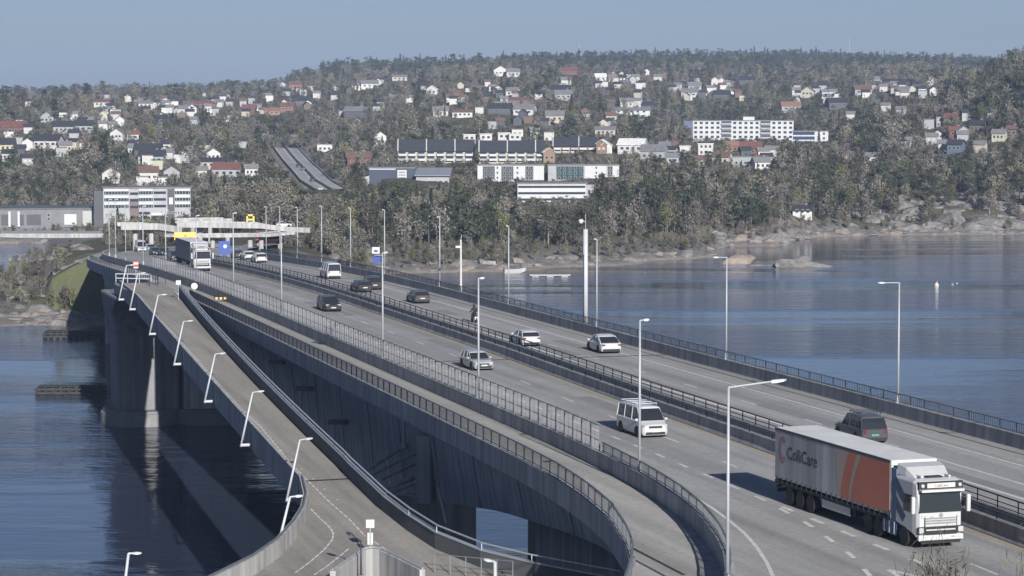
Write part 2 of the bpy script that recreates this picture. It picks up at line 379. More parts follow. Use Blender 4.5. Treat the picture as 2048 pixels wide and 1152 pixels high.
def find(px, py, d0=455, d1=4000):
    """the spot on the land that shows at this pixel"""
    D = np.concatenate([np.arange(d0, min(d1, 1400), 4.0), np.arange(1400, max(d1, 1400), 10.0)]); D = D[D < d1]
    X = (px - 1024) / F * D; z = ground(X, D)
    y = YH + (CZ - z) * F / D
    ok = np.where((y <= py) & (z > .2))[0]
    k = ok[0] if len(ok) else len(D) - 1
    return Vector((X[k], D[k], z[k]))

def terrain_material():
    m = bpy.data.materials.new('hillside_ground'); m.use_nodes = True; t = m.node_tree; b = t.nodes['Principled BSDF']
    b.inputs['Roughness'].default_value = .95; b.inputs['Specular IOR Level'].default_value = .1
    g = t.nodes.new('ShaderNodeNewGeometry')
    def noise(scale, detail=6, mpsc=None):
        n = t.nodes.new('ShaderNodeTexNoise'); n.inputs['Scale'].default_value = scale; n.inputs['Detail'].default_value = detail; n.inputs['Roughness'].default_value = .7
        t.links.new(g.outputs['Position'], n.inputs['Vector']); return n.outputs[0]
    def ramp(src, stops):
        r = t.nodes.new('ShaderNodeValToRGB'); e = r.color_ramp.elements
        e[0].position, e[0].color = stops[0][0], (*stops[0][1], 1); e[1].position, e[1].color = stops[-1][0], (*stops[-1][1], 1)
        for p, c in stops[1:-1]: k = e.new(p); k.color = (*c, 1)
        t.links.new(src, r.inputs[0]); return r.outputs[0]
    def mix(f, a, b_):
        x = t.nodes.new('ShaderNodeMix'); x.data_type = 'RGBA'; t.links.new(f, x.inputs[0]); t.links.new(a, x.inputs[6]); t.links.new(b_, x.inputs[7]); return x.outputs[2]
    def mr(src, a, b_, c=0, d=1):
        x = t.nodes.new('ShaderNodeMapRange'); x.inputs[1].default_value = a; x.inputs[2].default_value = b_; x.inputs[3].default_value = c; x.inputs[4].default_value = d
        t.links.new(src, x.inputs[0]); return x.outputs[0]
    def math_(op, a, b_):
        x = t.nodes.new('ShaderNodeMath'); x.operation = op
        for i, k in enumerate((a, b_)):
            if isinstance(k, (int, float)): x.inputs[i].default_value = k
            else: t.links.new(k, x.inputs[i])
        return x.outputs[0]
    heath = ramp(noise(.035, 9), [(.3, (.060, .062, .038)), (.5, (.085, .078, .050)), (.7, (.115, .095, .065))])
    grass = ramp(noise(.2, 6), [(.3, (.06, .078, .030)), (.7, (.10, .115, .05))])
    rock = ramp(noise(.35, 10), [(.3, (.08, .076, .072)), (.5, (.16, .152, .142)), (.7, (.24, .225, .21))])
    pink = ramp(noise(.6, 8), [(.3, (.20, .165, .14)), (.7, (.31, .28, .245))])
    base = mix(mr(noise(.012, 3), .56, .66), heath, grass)
    sp = t.nodes.new('ShaderNodeSeparateXYZ'); t.links.new(g.outputs['Position'], sp.inputs[0])
    sn = t.nodes.new('ShaderNodeSeparateXYZ'); t.links.new(g.outputs['True Normal'], sn.inputs[0])
    zz = math_('ADD', sp.outputs[2], math_('MULTIPLY', noise(.05, 6), 5.0))
    low = mr(zz, 4.6, 7.2, 1, 0)
    steep = mr(math_('ADD', sn.outputs[2], math_('MULTIPLY', noise(.08, 6), -.30)), .72, .80, 1, 0)
    base = mix(math_('MAXIMUM', low, steep), base, rock)
    tide = mr(math_('ADD', sp.outputs[2], math_('MULTIPLY', noise(.3, 5), .9)), .55, 1.1, 1, 0)
    base = mix(tide, base, pink)
    t.links.new(base, b.inputs['Base Color'])
    bp = t.nodes.new('ShaderNodeBump'); bp.inputs['Distance'].default_value = .7; t.links.new(noise(.5, 9), bp.inputs['Height']); t.links.new(bp.outputs[0], b.inputs['Normal'])
    return m
ground_m = terrain_material()
us = np.arange(-640, 2760, 13.0); nu, nd = len(us), len(DG)
UU, DD = np.meshgrid(us, DG); XX = (UU - 1024) / F * DD
ZZ = ground(XX.ravel(), DD.ravel())
me = bpy.data.meshes.new('hillside')
me.from_pydata(np.stack([XX.ravel(), DD.ravel(), ZZ], 1).tolist(), [], [(r*nu+c, r*nu+c+1, (r+1)*nu+c+1, (r+1)*nu+c) for r in range(nd-1) for c in range(nu-1)])
me.materials.append(ground_m); me.shade_smooth()
tag(put('hillside', me), 'wooded hillside rising from the far shore', kind='structure')
# the near shore under the camera and the bridge head
nx, ny = 60, 40; P = []
for j in range(ny + 1):
    for i in range(nx + 1):
        X = -40 + 190 * i / nx; Y = 20 + 190 * j / ny
        z = float(np.interp(Y, [20, 60, 100, 150, 190, 206, 212], [21, 18, 13, 7, 2.5, -.5, -2])) + float(np.interp(X, [-40, -22, -8, 20], [-22, -16, -5, 0])) + .35 * float(relief(np.array([X * 3]), np.array([Y * 3]))[0]) * .5
        P.append((X, Y, min(z, 17.2 if Y > 70 else 30)))
shore = MB().add(P, [(j*(nx+1)+i, j*(nx+1)+i+1, (j+1)*(nx+1)+i+1, (j+1)*(nx+1)+i) for j in range(ny) for i in range(nx)]).build('near_shore', ground_m, smooth=True)
tag(shore, 'rough shore slope under the near bridge head', kind='structure')

# ------------------------------------------------------------------ road bridges
S_END = 500
left_bridge = thing('road_bridge', 'long concrete bridge carrying the oncoming lanes and the railed footpath', 'bridge', S(150, 52, 0), 0)
right_bridge = thing('road_bridge', 'concrete bridge behind the median carrying the lanes that drive away', 'bridge', S(150, 68, 0), 0)
def under(o, parent):
    """parent without moving: pieces are made in world coordinates"""
    o.parent = parent; o.matrix_parent_inverse = Matrix.Translation(-Vector(parent.location)); return o
DEPTH = tab([(60,3.2),(100,3.4),(140,4.2),(160,5.6),(193,9.2),(215,10),(240,9),(280,7),(320,6.2),(360,5),(412,4.4),(500,3.6)])
st = stations(78, S_END, 4)
mb = MB(); prof = []
for s in st:
    W = MEDL(s) + .45 - PATHL(s)
    prof.append([(0, .12), (.32, .12), (.32, -.03), (W, -.03), (W, -.55), (W - 2.5, -1.0), (2.6, -1.5), (.15, -1.3), (0, -1.25)])
sweep(mb, [S(s, PATHL(s)) for s in st], prof); under(mb.build('deck_slab', conc_wall), left_bridge)
mb = MB(); prof = []
for s in st:
    h = DEPTH(s); W = MEDL(s) - PATHL(s)
    prof.append([(2.2, -1.2), (W - 1.8, -.9), (W - 2.6, -h), (3.0, -h)])
sweep(mb, [S(s, PATHL(s)) for s in st], prof); under(mb.build('box_girder', conc_girder), left_bridge)
mb = MB(); prof = []
for s in st:
    low = -1.25 if s < 128 else -.028
    prof.append([(0, low), (.36, low), (.36, .90), (.40, .90), (.40, .97), (-.04, .97), (-.04, .90), (0, .90)])
sweep(mb, [S(s, WALL(s)) for s in st], prof); under(mb.build('parapet_wall', conc_wall), left_bridge)
MBAR = [(-.05, -.02), (.38, -.02), (.34, .72), (.36, .72), (.36, .80), (.04, .80), (.04, .72), (.06, .72), (.05, .2)]
mb = MB(); sweep(mb, line(MEDL, 60, 590), MBAR); under(mb.build('median_barrier', conc_wall), left_bridge)
st2 = stations(60, S_END, 4)
mb = MB(); prof = []
for s in st2:
    W = RPAR(s) + .5 - (MEDR(s) - .75)
    prof.append([(0, -.03), (W, -.03), (W, -1.0), (W - 3, -1.5), (3, -1.5), (0, -.8)])
sweep(mb, [S(s, MEDR(s) - .75) for s in st2], prof); under(mb.build('deck_slab', conc_wall), right_bridge)
mb = MB(); prof = []
for s in st2:
    h = DEPTH(s) * .92; W = RPAR(s) - MEDR(s); prof.append([(2.4, -1.3), (W - 2.2, -1.3), (W - 3, -h), (3.2, -h)])
sweep(mb, [S(s, MEDR(s)) for s in st2], prof); under(mb.build('box_girder', conc_girder), right_bridge)
mb = MB(); sweep(mb, line(lambda s: MEDR(s) - .62, 60, 590), [(0, -.02), (.4, -.02), (.34, .68), (.06, .68)]); under(mb.build('median_barrier', conc_light), right_bridge)
mb = MB(); sweep(mb, line(RPAR, 60, 520), [(0, -.02), (.4, -.02), (.4, .92), (-.02, .92), (-.02, .84), (.04, .84)]); under(mb.build('parapet_wall', conc_wall), right_bridge)
def pier(s0, s1, o0, o1, zb, par, dz=None, name='pier'):
    p = [S(s0, o0), S(s0, o1), S(s1, o1), S(s1, o0)]; sm = (s0 + s1) / 2
    top = zd(sm) - (DEPTH(sm) - .3 if dz is None else dz)
    mb = MB(); mb.poly([(q.x, q.y) for q in p], zb, top); return under(mb.build(name, conc_girder, bevel=.25), par)
pier(205, 216, 49.5, 57.2, -1, left_bridge); pier(205, 216, 65, 72.5, -1, right_bridge)
pier(316, 324, 49.5, 57.5, -1, left_bridge); pier(316, 324, 66, 73, -1, right_bridge)
pier(84, 165, 50.2, 58, -1, left_bridge, name='abutment_wall'); pier(84, 150, 63.5, 74, -1, right_bridge, name='abutment_wall')
pier(494, 503, 47.5, 61.5, 0, left_bridge, name='abutment_wall'); pier(494, 503, 63, 75, 0, right_bridge, name='abutment_wall'); pier(430, 434, 50, 57, -1, left_bridge); pier(430, 434, 66, 73, -1, right_bridge)
def caisson(s, off, rx, ry, par, top=1.9):
    c = S(s, off); mb = MB(); rings = []
    for k, z in ((1, -1.5), (1, top - .5), (.98, top - .35), (.94, top - .3), (.94, top)):
        rings.append([(c.x + k * rx * math.cos(t) * CA + k * ry * math.sin(t) * SA, c.y - k * rx * math.cos(t) * SA + k * ry * math.sin(t) * CA, z) for t in [2 * math.pi * i / 28 for i in range(28)]])
    mb.loft(rings); return under(mb.build('caisson', conc_dark, smooth=False), par)
caisson(320, 53.5, 6.2, 6.5, left_bridge); caisson(320, 69.5, 6.2, 6.5, right_bridge)
# steel expansion joint across the footpath, drain pipes and the old cable anchorage on the girder side
def webpt(px, py, off):
    u = (px - 1024) / F; Y = off / (u * CA - SA); return Vector((u * Y, Y, CZ - (py - YH) * Y / F))
for px, y0, y1 in ((545, 732, 775), (600, 786, 840), (666, 854, 905), (807, 838, 900)):
    a, b_ = webpt(px, y0, 45.6), webpt(px, y1, 45.6)
    o = under(MB().tube(a, b_, .13, n=8).build('drain_pipe', steel), left_bridge)
    k = a + Vector((.3, .1, .3)); under(MB().box(k, (1.5, .9, .35), rz=-HA * 0 + HA).build('drain_bracket', conc_dark), left_bridge)
for (xa, ya, xb, yb, r) in ((806, 896, 735, 943, .14), (832, 907, 745, 952, .14), (846, 922, 764, 962, .14), (848, 948, 762, 988, .22), (848, 962, 770, 992, .2), (848, 985, 790, 996, .12)):
    a, b_ = webpt(xa, ya, 45.9), webpt(xb, yb, 44.4)
    under(MB().tube(a, b_, r, n=8).tube(a + (a - b_).normalized() * .3, a - (a - b_).normalized() * .25, r * 2.1, n=8).build('anchor_strut', conc_wall), left_bridge)
a = webpt(852, 940, 46.1); under(MB().box(a, (1.1, 1.6, 5.2), rz=HA).build('anchor_block', conc_girder, bevel=.1), left_bridge)
a, b_ = webpt(876, 980, 45.4), webpt(893, 1054, 45.4); under(MB().tube(a, b_, .13, n=8).build('drain_pipe', steel), left_bridge)

# ------------------------------------------------------------------ road and path surfaces with their markings
road_l = tag(sheet('road', lambda s: WALL(s) + .36, lambda s: MEDL(s) + .1, 78, 600, road_m, cols=6), 'oncoming carriageway of grey asphalt', kind='structure')
road_r = tag(sheet('road', lambda s: MEDR(s) - .4, lambda s: RPAR(s) + .1, 60, 600, road_m, cols=6), 'carriageway of grey asphalt leading away', kind='structure')
path_o = tag(sheet('footpath', lambda s: PATHL(s) + .3, PATHR, 78, 510, path_m, dz=.0), 'pale footpath beside the oncoming carriageway', kind='structure')
def mark(offf, s0, s1, wd, m, parent, name='lane_marking', dz=.006):
    f = offf if callable(offf) else (lambda s: offf)
    mb = MB(); st = stations(s0, s1, 4); P = []
    for s in st: P += [S(s, f(s) - wd / 2, dz), S(s, f(s) + wd / 2, dz)]
    mb.add(P, [(2*i, 2*i+1, 2*i+3, 2*i+2) for i in range(len(st)-1)]); return mb.build(name, m, parent)
D1 = tab([(96,45.4),(100,46.5),(108.7,48.87),(117.7,50.5),(126,51.4),(134,51.7),(147,52.1),(165,52.3),(200,52.7),(300,54),(420,54.6)])
D2 = tab([(60,51.6),(128,54.1),(150,55.3),(175,55.9),(200,56.7),(300,57.7),(420,58)])
s = 99.8
while s < 250:
    mark(D1, s - .85, s + .85, .2 if s > 126 else .26, white_line, road_l); s += 4.45
s = 90.0
while s < 400: mark(D2, s, s + 3, .15, white_line, road_l); s += 12
for s in (101.6, 106, 110.2, 114.3, 118.4, 122.5): mark(lambda q: 51.35 + (q - 120) * .02, s - .8, s + .9, .3, white_line, road_l)
mark(lambda s: MEDL(s) - .55, 80, 590, .16, yellow_line, road_l)
mark(lambda s: WALL(s) + 2.35, 84, 128, .2, white_line, road_l)
mark(lambda s: 65.3 + (s - 180) * .004, 60, 590, .3, white_line, road_r)
mark(lambda s: 71.3 + (s - 150) * .003, 60, 590, .2, white_line, road_r)
mark(67.7, 60, 141, .2, white_line, road_r)
s = 144.0
while s < 400: mark(67.9, s, s + 3, .15, white_line, road_r); s += 12
slot = mat('drain_slot', (.03, .03, .035), .9, .1, 3)
mark(lambda s: RPAR(s) - 1.05, 60, 400, .16, slot, road_r, 'drain_slot'); mark(lambda s: MEDL(s) - .18, 80, 400, .16, slot, road_l, 'drain_slot')
for a in ((0, 0), (2.6, -1.3), (2.6, 1.3)): pass
q = [S(98.4, 48.0), S(104.6, 48.9), S(99.6, 50.2)]          # painted give-way triangle, outline only
for i in range(3):
    a, b_ = q[i], q[(i + 1) % 3]; d = (b_ - a).normalized(); n = Vector((-d.y, d.x, 0)) * .14; up = Vector((0, 0, .007))
    MB().add([a - n + up, b_ - n + up, b_ + n + up, a + n + up], [(0, 1, 2, 3)]).build('give_way_line', white_line, road_l)
for x0, y0, x1, y1 in ((1262, 1095, 1368, 1150), (1088, 924, 1102, 922), (1230, 1037, 1241, 1036)):   # joint and gratings on the footpath
    a = onroad(x0, y0)[2] + Vector((0, 0, .008)); b_ = onroad(x1, y1)[2] + Vector((0, 0, .008)); d = (b_ - a).normalized(); n = Vector((-d.y, d.x, 0)) * (.1 if x0 == 1262 else .2)
    MB().add([a - n, b_ - n, b_ + n, a + n], [(0, 1, 2, 3)]).build('dark_strip', slot, path_o)

# joints across the road and darker repair patches
for s in (206, 320, 490):
    for f0, f1, par in ((lambda q: WALL(q) + .4, lambda q: MEDL(q) - .1, road_l), (lambda q: MEDR(q) - .2, RPAR, road_r)):
        a, b_ = S(s, f0(s), .007), S(s, f1(s), .007); d = Vector((SA, CA, 0)) * .22; MB().add([a - d, b_ - d, b_ + d, a + d], [(0, 1, 2, 3)]).build('dark_strip', slot, par)
patch_m = mat('asphalt_patch', (.215, .216, .22), .9, .12, .6, bump=.004, bscale=9, c2=(.175, .177, .182), detail=8)
pr = random.Random(3)
for k in range(22):
    s0 = pr.uniform(100, 330); L_ = pr.uniform(4, 22); o0, wd, par = (D2(s0) - pr.choice([3.1, 1.6, -.4, -1.9]), pr.uniform(.7, 1.6), road_l) if k % 2 else (pr.choice([65.9, 67.0, 68.6, 69.9, 72.0]), pr.uniform(.7, 1.5), road_r)
    mark(lambda q, o0=o0: o0, s0, s0 + L_, wd, patch_m, par, 'repair_patch', .0035)
for k in range(16):                                     # board joints down the girder side
    s0 = 108 + k * 11.5; p = S(s0, PATHL(s0) + 2.2); h = DEPTH(s0); q = S(s0, PATHL(s0) + 3.0)
    under(MB().tube((p.x - .02, p.y, p.z - 1.25), (q.x - .02, q.y, q.z - h + .05), .05, n=4).build('web_joint', conc_dark), left_bridge)
# ------------------------------------------------------------------ railings: every post is a part
mesh_m = bpy.data.materials.new('wire_mesh'); mesh_m.use_nodes = True
t = mesh_m.node_tree; b = t.nodes['Principled BSDF']; b.inputs['Base Color'].default_value = (.55, .56, .57, 1); b.inputs['Roughness'].default_value = .6; b.inputs['Alpha'].default_value = .10
def posts(parent, offf, s0, s1, step, h, m, dz, wd=.06):
    me = MB().box((0, 0, h / 2), (wd, wd, h)).mesh('post', m); s = s0
    while s <= s1:
        p = S(s, offf(s), dz); o = put('post', me, None, rz=HA, loc=p); under(o, parent); s += step
def rail(parent, offf, s0, s1, dz, m, wd=.07, h=.06, name='rail'):
    mb = MB(); sweep(mb, line(offf, s0, s1, 3, dz), RECT(wd, h)); return under(mb.build(name, m), parent)
def balusters(parent, offf, s0, s1, z0, z1, m, step=.4):
    mb = MB(); s = s0
    while s < s1:
        p = S(s, offf(s)); mb.box((p.x, p.y, p.z + (z0 + z1) / 2), (.025, .03, z1 - z0), rz=HA); s += step
    o = under(mb.build('baluster_infill', m), parent); o['kind'] = 'stuff'; return o
def railing(label, offf, s0, s1, dz, h, m, step=2.0, mid=(.5,), infill=None):
    r = thing('railing', label, 'railing', S((s0 + s1) / 2, offf((s0 + s1) / 2), dz))
    posts(r, offf, s0, s1, step, h, m, dz); rail(r, offf, s0, s1, dz + h, m, .09, .06, 'top_rail')
    for k in mid: rail(r, offf, s0, s1, dz + h * k, m, .045, .04)
    if infill: balusters(r, offf, s0, s1, dz + .08, dz + h, m, infill)
    return r
railing('steel railing with slim bars on the parapet above the open fjord', lambda s: RPAR(s) + .2, 80, 410, .92, .62, rail_grey, 2.2, (.1,), .3)
railing('dark steel railing on the median barrier between the carriageways', lambda s: MEDR(s) - .42, 80, 410, .68, .62, steel_dark, 2.4, (.1, .5))
railing('low steel guard rail on the median beside the oncoming lanes', lambda s: MEDL(s) + .2, 80, 410, .80, .32, steel_dark, 4.0, ())
railing('low steel railing on the curved parapet at the exit', lambda s: WALL(s) + .18, 82, 140.2, .97, .55, rail_grey, 2.0, (.12,), .25)
railing('footpath railing with grey bars along the bridge edge', lambda s: PATHL(s) + .16, 82, 287, .12, .85, rail_grey, 2.0, (.1,), .25)
railing('footpath railing along the far end of the bridge', lambda s: PATHL(s) + .16, 314, 410, .12, .85, rail_grey, 2.4, (.5,))
fence = thing('mesh_fence', 'tall pale mesh fence with dark posts between footpath and oncoming lanes', 'fence', S(240, 48.4, .97))
FO = lambda s: WALL(s) + .18
posts(fence, FO, 140.8, 342, 2.0, 1.5, rail_grey, .97, .07)
pan = MB().box((0, 0, .74), (.012, 1.9, 1.36)).mesh('panel', mesh_m)
s = 141.8
while s < 341: under(put('panel', pan, None, rz=HA, loc=S(s, FO(s), .98)), fence); s += 2
rail(fence, FO, 140.8, 342, 2.44, rail_grey, .06, .05, 'top_rail'); rail(fence, FO, 140.8, 342, 1.55, rail_grey, .04, .04, 'mid_rail')
# ------------------------------------------------------------------ the cycle ramp that leaves the bridge
ramp = thing('ramp_bridge', 'curving cycle ramp with leaning lamps branching off the bridge', 'bridge', (-20, 200, 15))
RL = lambda s: 35.96 + .043 * (s - 200) + 2.9e-5 * (s - 200) ** 2
RR = lambda s: 39.22 + .0475 * (s - 200) + 1.5e-4 * (s - 200) ** 2
def RP(s, off, dz=0.0):
    x, y = off * CA + s * SA, -off * SA + s * CA; return Vector((x, y, zramp(y) + dz))
rs = stations(172, 296, 4)
mb = MB(); P = []
for s in rs:
    for k in range(4): P.append(RP(s, RL(s) + (RR(s) - RL(s)) * k / 3))
for s in (300, 306, 313):
    a, b_ = 40.2 + (s - 296) * .02, PATHL(s) + .34
    for k in range(4): P.append(RP(s, a + (b_ - a) * k / 3, .12 * 0))
n = len(P) // 4
mb.add(P, [(i*4+j, i*4+j+1, (i+1)*4+j+1, (i+1)*4+j) for i in range(n-1) for j in range(3)])
leftpx = [(609,964),(617,1004),(612,1040),(594,1075),(562,1112),(512,1148),(430,1190),(330,1240)]
island = [(660,1175),(705,1143),(722,1131),(745,1127),(768,1131),(800,1146),(850,1172)]
rightpx = [(1240,1195),(1060,1160),(960,1135),(870,1098),(815,1062),(769,1026),(697,956)]
outl = [RP(172, RL(172))] + [onramp(*p) for p in leftpx] + [onramp(*p) for p in [(500,1290),(600,1215)] + island + [(930,1235),(1100,1262),(1260,1235)] + rightpx] + [RP(172, RR(172))]
tris = tessellate_polygon([[Vector((p.x, p.y, 0)) for p in outl]])
mb.add(outl, [tuple(t_) for t_ in tris])
surf = mb.build('ramp_surface', ramp_m); under(surf, ramp)
low = [p - Vector((0, 0, .45)) for p in outl]; n = len(outl)
mb = MB(); mb.add([p - Vector((0, 0, .02)) for p in outl] + low, [tuple(i + n for i in t_) for t_ in tris] + [(i, (i+1) % n, n + (i+1) % n, n + i) for i in range(n)]); under(mb.build('deck_slab', conc_wall), ramp)
mb = MB(); sweep(mb, [RP(s, (RL(s) + RR(s)) / 2) for s in rs], [[(-(RR(s)-RL(s))/2, -.02), ((RR(s)-RL(s))/2, -.02), ((RR(s)-RL(s))/2, -.5), (.9, -1.7), (-.9, -1.7), (-(RR(s)-RL(s))/2, -.6)] for s in rs]); under(mb.build('ramp_girder', conc_wall), ramp)
a = [RP(s, (40.2 + PATHL(s)) / 2) for s in (294, 303, 313)]
mb = MB(); sweep(mb, a, [(-2.7, -.02), (2.6, -.02), (2.6, -1.2), (-2.7, -1.2)]); under(mb.build('platform_slab', conc_wall), ramp)
LAMPS = [303.4, 288.3, 264.7, 240.5, 215.9, 192.6, 169.5]
brk = [313] + LAMPS[:-1] + [168.5]
for i in range(len(brk) - 1):                     # edge panels between the lamps, with open joints
    s1, s0 = brk[i] - .06, brk[i + 1] + .06
    mb = MB(); stt = stations(s0, s1, 3)
    sweep(mb, [RP(s, RL(s)) for s in stt], [(-.30, .38), (-.04, .38), (-.02, -.05), (-.06, -1.75), (-.22, -1.75)])
    under(mb.build('edge_panel', conc_light), ramp)
def gap(s): 
    o = under(MB().box(RP(s, RL(s) - .14, -.75), (.12, .5, 1.9), rz=HA).build('joint_block', conc_dark), ramp)
for s in LAMPS[1:]: gap(s)
# right parapet with two rails, carried round to the branch under the bridge
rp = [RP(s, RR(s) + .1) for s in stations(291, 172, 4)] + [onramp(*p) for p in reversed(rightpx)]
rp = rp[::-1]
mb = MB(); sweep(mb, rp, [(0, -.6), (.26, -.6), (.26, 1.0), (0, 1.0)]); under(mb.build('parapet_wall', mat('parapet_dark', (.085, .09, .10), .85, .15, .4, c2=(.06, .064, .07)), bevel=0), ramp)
for h, w_ in ((1.0, .34), (1.42, .12)):
    mb = MB(); sweep(mb, [p + Vector((0, 0, h + .002)) for p in rp], RECT(w_, .06, .13)); under(mb.build('parapet_rail', steel), ramp)
me = MB().box((0, 0, .21), (.05, .05, .42)).mesh('post', steel); d = 0
for i in range(len(rp) - 1):
    d += (rp[i+1] - rp[i]).length
    if d > 3: under(put('post', me, None, loc=rp[i] + Vector((.1, .05, 1.0))), ramp); d = 0
lb = [onramp(*p) for p in leftpx]
mb = MB(); hs_ = [.38, .6, .9, 1.05, 1.05, 1.05, 1.05, 1.05]
sweep(mb, lb, [[(0, -1.6), (.3, -1.6), (.36, h), (-.02, h)] for h in hs_]); under(mb.build('curved_parapet', conc_light), ramp)
mb = MB(); sweep(mb, [p + Vector((0, 0, h + .03)) for p, h in zip(lb, hs_)], RECT(.1, .1, .16)); under(mb.build('parapet_rail', rail_grey), ramp)
iw = [onramp(*p) for p in island]
mb = MB(); sweep(mb, iw, [(-.02, -1.6), (.32, -1.6), (.32, .95), (-.02, .95)]); under(mb.build('island_parapet', conc_light, bevel=.03), ramp)
mb = MB(); sweep(mb, [p + Vector((0, 0, .98)) for p in iw], RECT(.1, .08, .15)); under(mb.build('parapet_rail', steel), ramp)
# line markings and a dark band across the ramp
def rmark(pts, wd, dash=None):
    out = []
    P = [onramp(*p) + Vector((0, 0, .008)) for p in pts]
    L = [0]
    for a, b_ in zip(P[:-1], P[1:]): L.append(L[-1] + (b_ - a).length)
    def pt(d):
        k = min(max(0, int(np.searchsorted(L, d)) - 1), len(P) - 2); return P[k].lerp(P[k+1], (d - L[k]) / max(1e-6, L[k+1] - L[k]))
    segs = [(0, L[-1])] if not dash else [(d, min(d + dash[0], L[-1])) for d in np.arange(0, L[-1], dash[1])]
    for a0, a1 in segs:
        st_ = stations(a0, a1, .8); Q = []
        for d in st_:
            p = pt(d); q = pt(min(d + .1, L[-1])) - pt(max(0, d - .1)); q.z = 0; q.normalize(); nn = Vector((-q.y, q.x, 0)) * wd / 2; Q += [p - nn, p + nn]
        under(MB().add(Q, [(2*i, 2*i+1, 2*i+3, 2*i+2) for i in range(len(st_)-1)]).build('lane_marking', white_line), surf)
for o in (): pass
mid = [(322, 640), (352, 672), (415, 743), (482, 818), (520, 852), (580, 925), (616, 962), (660, 1005), (700, 1040), (731, 1073)]
rmark(mid, .12, (1.0, 1.35)); rmark([(748, 1083), (790, 1112), (850, 1140)], .12, (1.0, 1.6))
rmark([(622, 1018), (640, 1037), (658, 1053), (667, 1066), (665, 1079), (650, 1098), (620, 1124), (590, 1146)], .12, (.9, 1.1))
rmark([(697, 1098), (680, 1112), (655, 1132), (628, 1150)], .12, (.9, 1.1))
rmark([(530, 866), (560, 898), (600, 935), (645, 975), (690, 1012)], .08, (.5, 4))
rmark([(612, 962), (706, 957)], .55); surf.children[-1].data.materials[0] = slot; surf.children[-1].name = 'dark_strip'  # dark band laid across the full width of the ramp
# the tall pier that carries the fork
mb = MB(); rings = []
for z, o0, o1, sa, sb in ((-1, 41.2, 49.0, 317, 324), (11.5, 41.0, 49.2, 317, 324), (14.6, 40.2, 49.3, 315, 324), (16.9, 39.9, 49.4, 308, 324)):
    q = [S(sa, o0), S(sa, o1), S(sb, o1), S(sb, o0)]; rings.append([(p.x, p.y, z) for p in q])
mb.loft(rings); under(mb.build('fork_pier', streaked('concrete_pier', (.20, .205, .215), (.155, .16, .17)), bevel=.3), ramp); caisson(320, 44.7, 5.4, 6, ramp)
for z0 in (3.2,): pass
for px, py, D in ((450, 838, 240),):
    pass
for s_, o_ in ((176, 36.6),):
    p = RP(s_, o_, -1.6); under(MB().tube((p.x, p.y, -1), p, .75, .65, 14).build('ramp_column', conc_wall, smooth=True), ramp)

# ------------------------------------------------------------------ lamps
def lamp(name, label, group, foot, top, r0, r1, arm, m, bracket=None, head=.75):
    foot, top, arm = Vector(foot), Vector(top), Vector(arm)
    o = thing(name, label, 'lamp post', foot, 0, group)
    t0 = top - foot
    MB().tube((0, 0, 0), t0, r0, r1, 10).build('pole', m, o, smooth=True)
    e = t0 + arm; MB().tube(t0 - arm.normalized() * .02, e, r1 * .8, r1 * .7, 8).build('arm', m, o)
    d = arm.normalized(); k = MB(); n = Vector((-d.y, d.x, 0)); rings = []
    for q, w_, h in ((0, .10, .05), (.2, .16, .07), (head * .8, .15, .05), (head, .08, .03)):
        c = e + d * (q - .1); rings.append([c + n * w_ + Vector((0, 0, -h)), c - n * w_ + Vector((0, 0, -h)), c - n * w_ * .8 + Vector((0, 0, h)), c + n * w_ * .8 + Vector((0, 0, h))])
    k.loft(rings).build('lamp_head', m, o)
    if bracket is not None: 
        b_ = Vector(bracket); MB().tube((0, 0, .12), b_ + Vector((0, 0, .12)), .13, .13, 8).build('wall_bracket', m, o)
    else: MB().lathe([(r0 * 1.9, 0), (r0 * 1.9, .06), (r0 * 1.3, .1), (r0 * 1.2, .5), (r0, .52)], n=12).build('base_flange', m, o)
    return o
N_ = Vector((CA, -SA, 0))                          # across the bridge, to the right
for i, s in enumerate(LAMPS):
    f = RP(s, RL(s) - 1.12, -1.45); lamp('path_lamp', f'white leaning lamp on the ramp edge, {nth(len(LAMPS)-1-i)} from the junction', 'leaning lamps along the ramp', f, f + N_ * .98 + Vector((0, 0, 4.25)), .095, .065, N_ * .35 + Vector((.1, .3, .03)), lamp_white, N_ * .95, .6)
a, b_ = atD(556, 1092, 150), atD(580, 994, 150); lamp('path_lamp', 'white leaning lamp outside the curved parapet of the left branch', 'leaning lamps along the ramp', a - Vector((.3, 0, 1.2)), b_, .1, .07, (.38, .2, .02), lamp_white, (.5, 0, 0), .5)
a, b_ = atD(246, 1200, 146), atD(257, 1107, 146); lamp('path_lamp', 'white lamp over the water at the lower left corner', 'leaning lamps along the ramp', a - Vector((.4, 0, 3)), b_, .1, .08, (.35, .1, 0), lamp_white, None, .5)
a = atD(990, 1124, 134); lamp('path_lamp', 'white lamp with a curved arm under the girder at the bottom', 'leaning lamps along the ramp', (a.x + .05, a.y, 11), a, .11, .09, (-.28, .1, .06), lamp_white, None, .45)
a = onramp(722, 1150); lamp('path_lamp', 'slim black lamp post at the nose of the ramp island', None, a, a + Vector((0, 0, 2.0)), .05, .04, (-.5, .2, .25), steel_dark, None, .5)
galv = mat('lamp_galvanised', (.33, .35, .38), .5, .06, 1, metal=.15)
ARM = {98: 2.0, 132: .3}
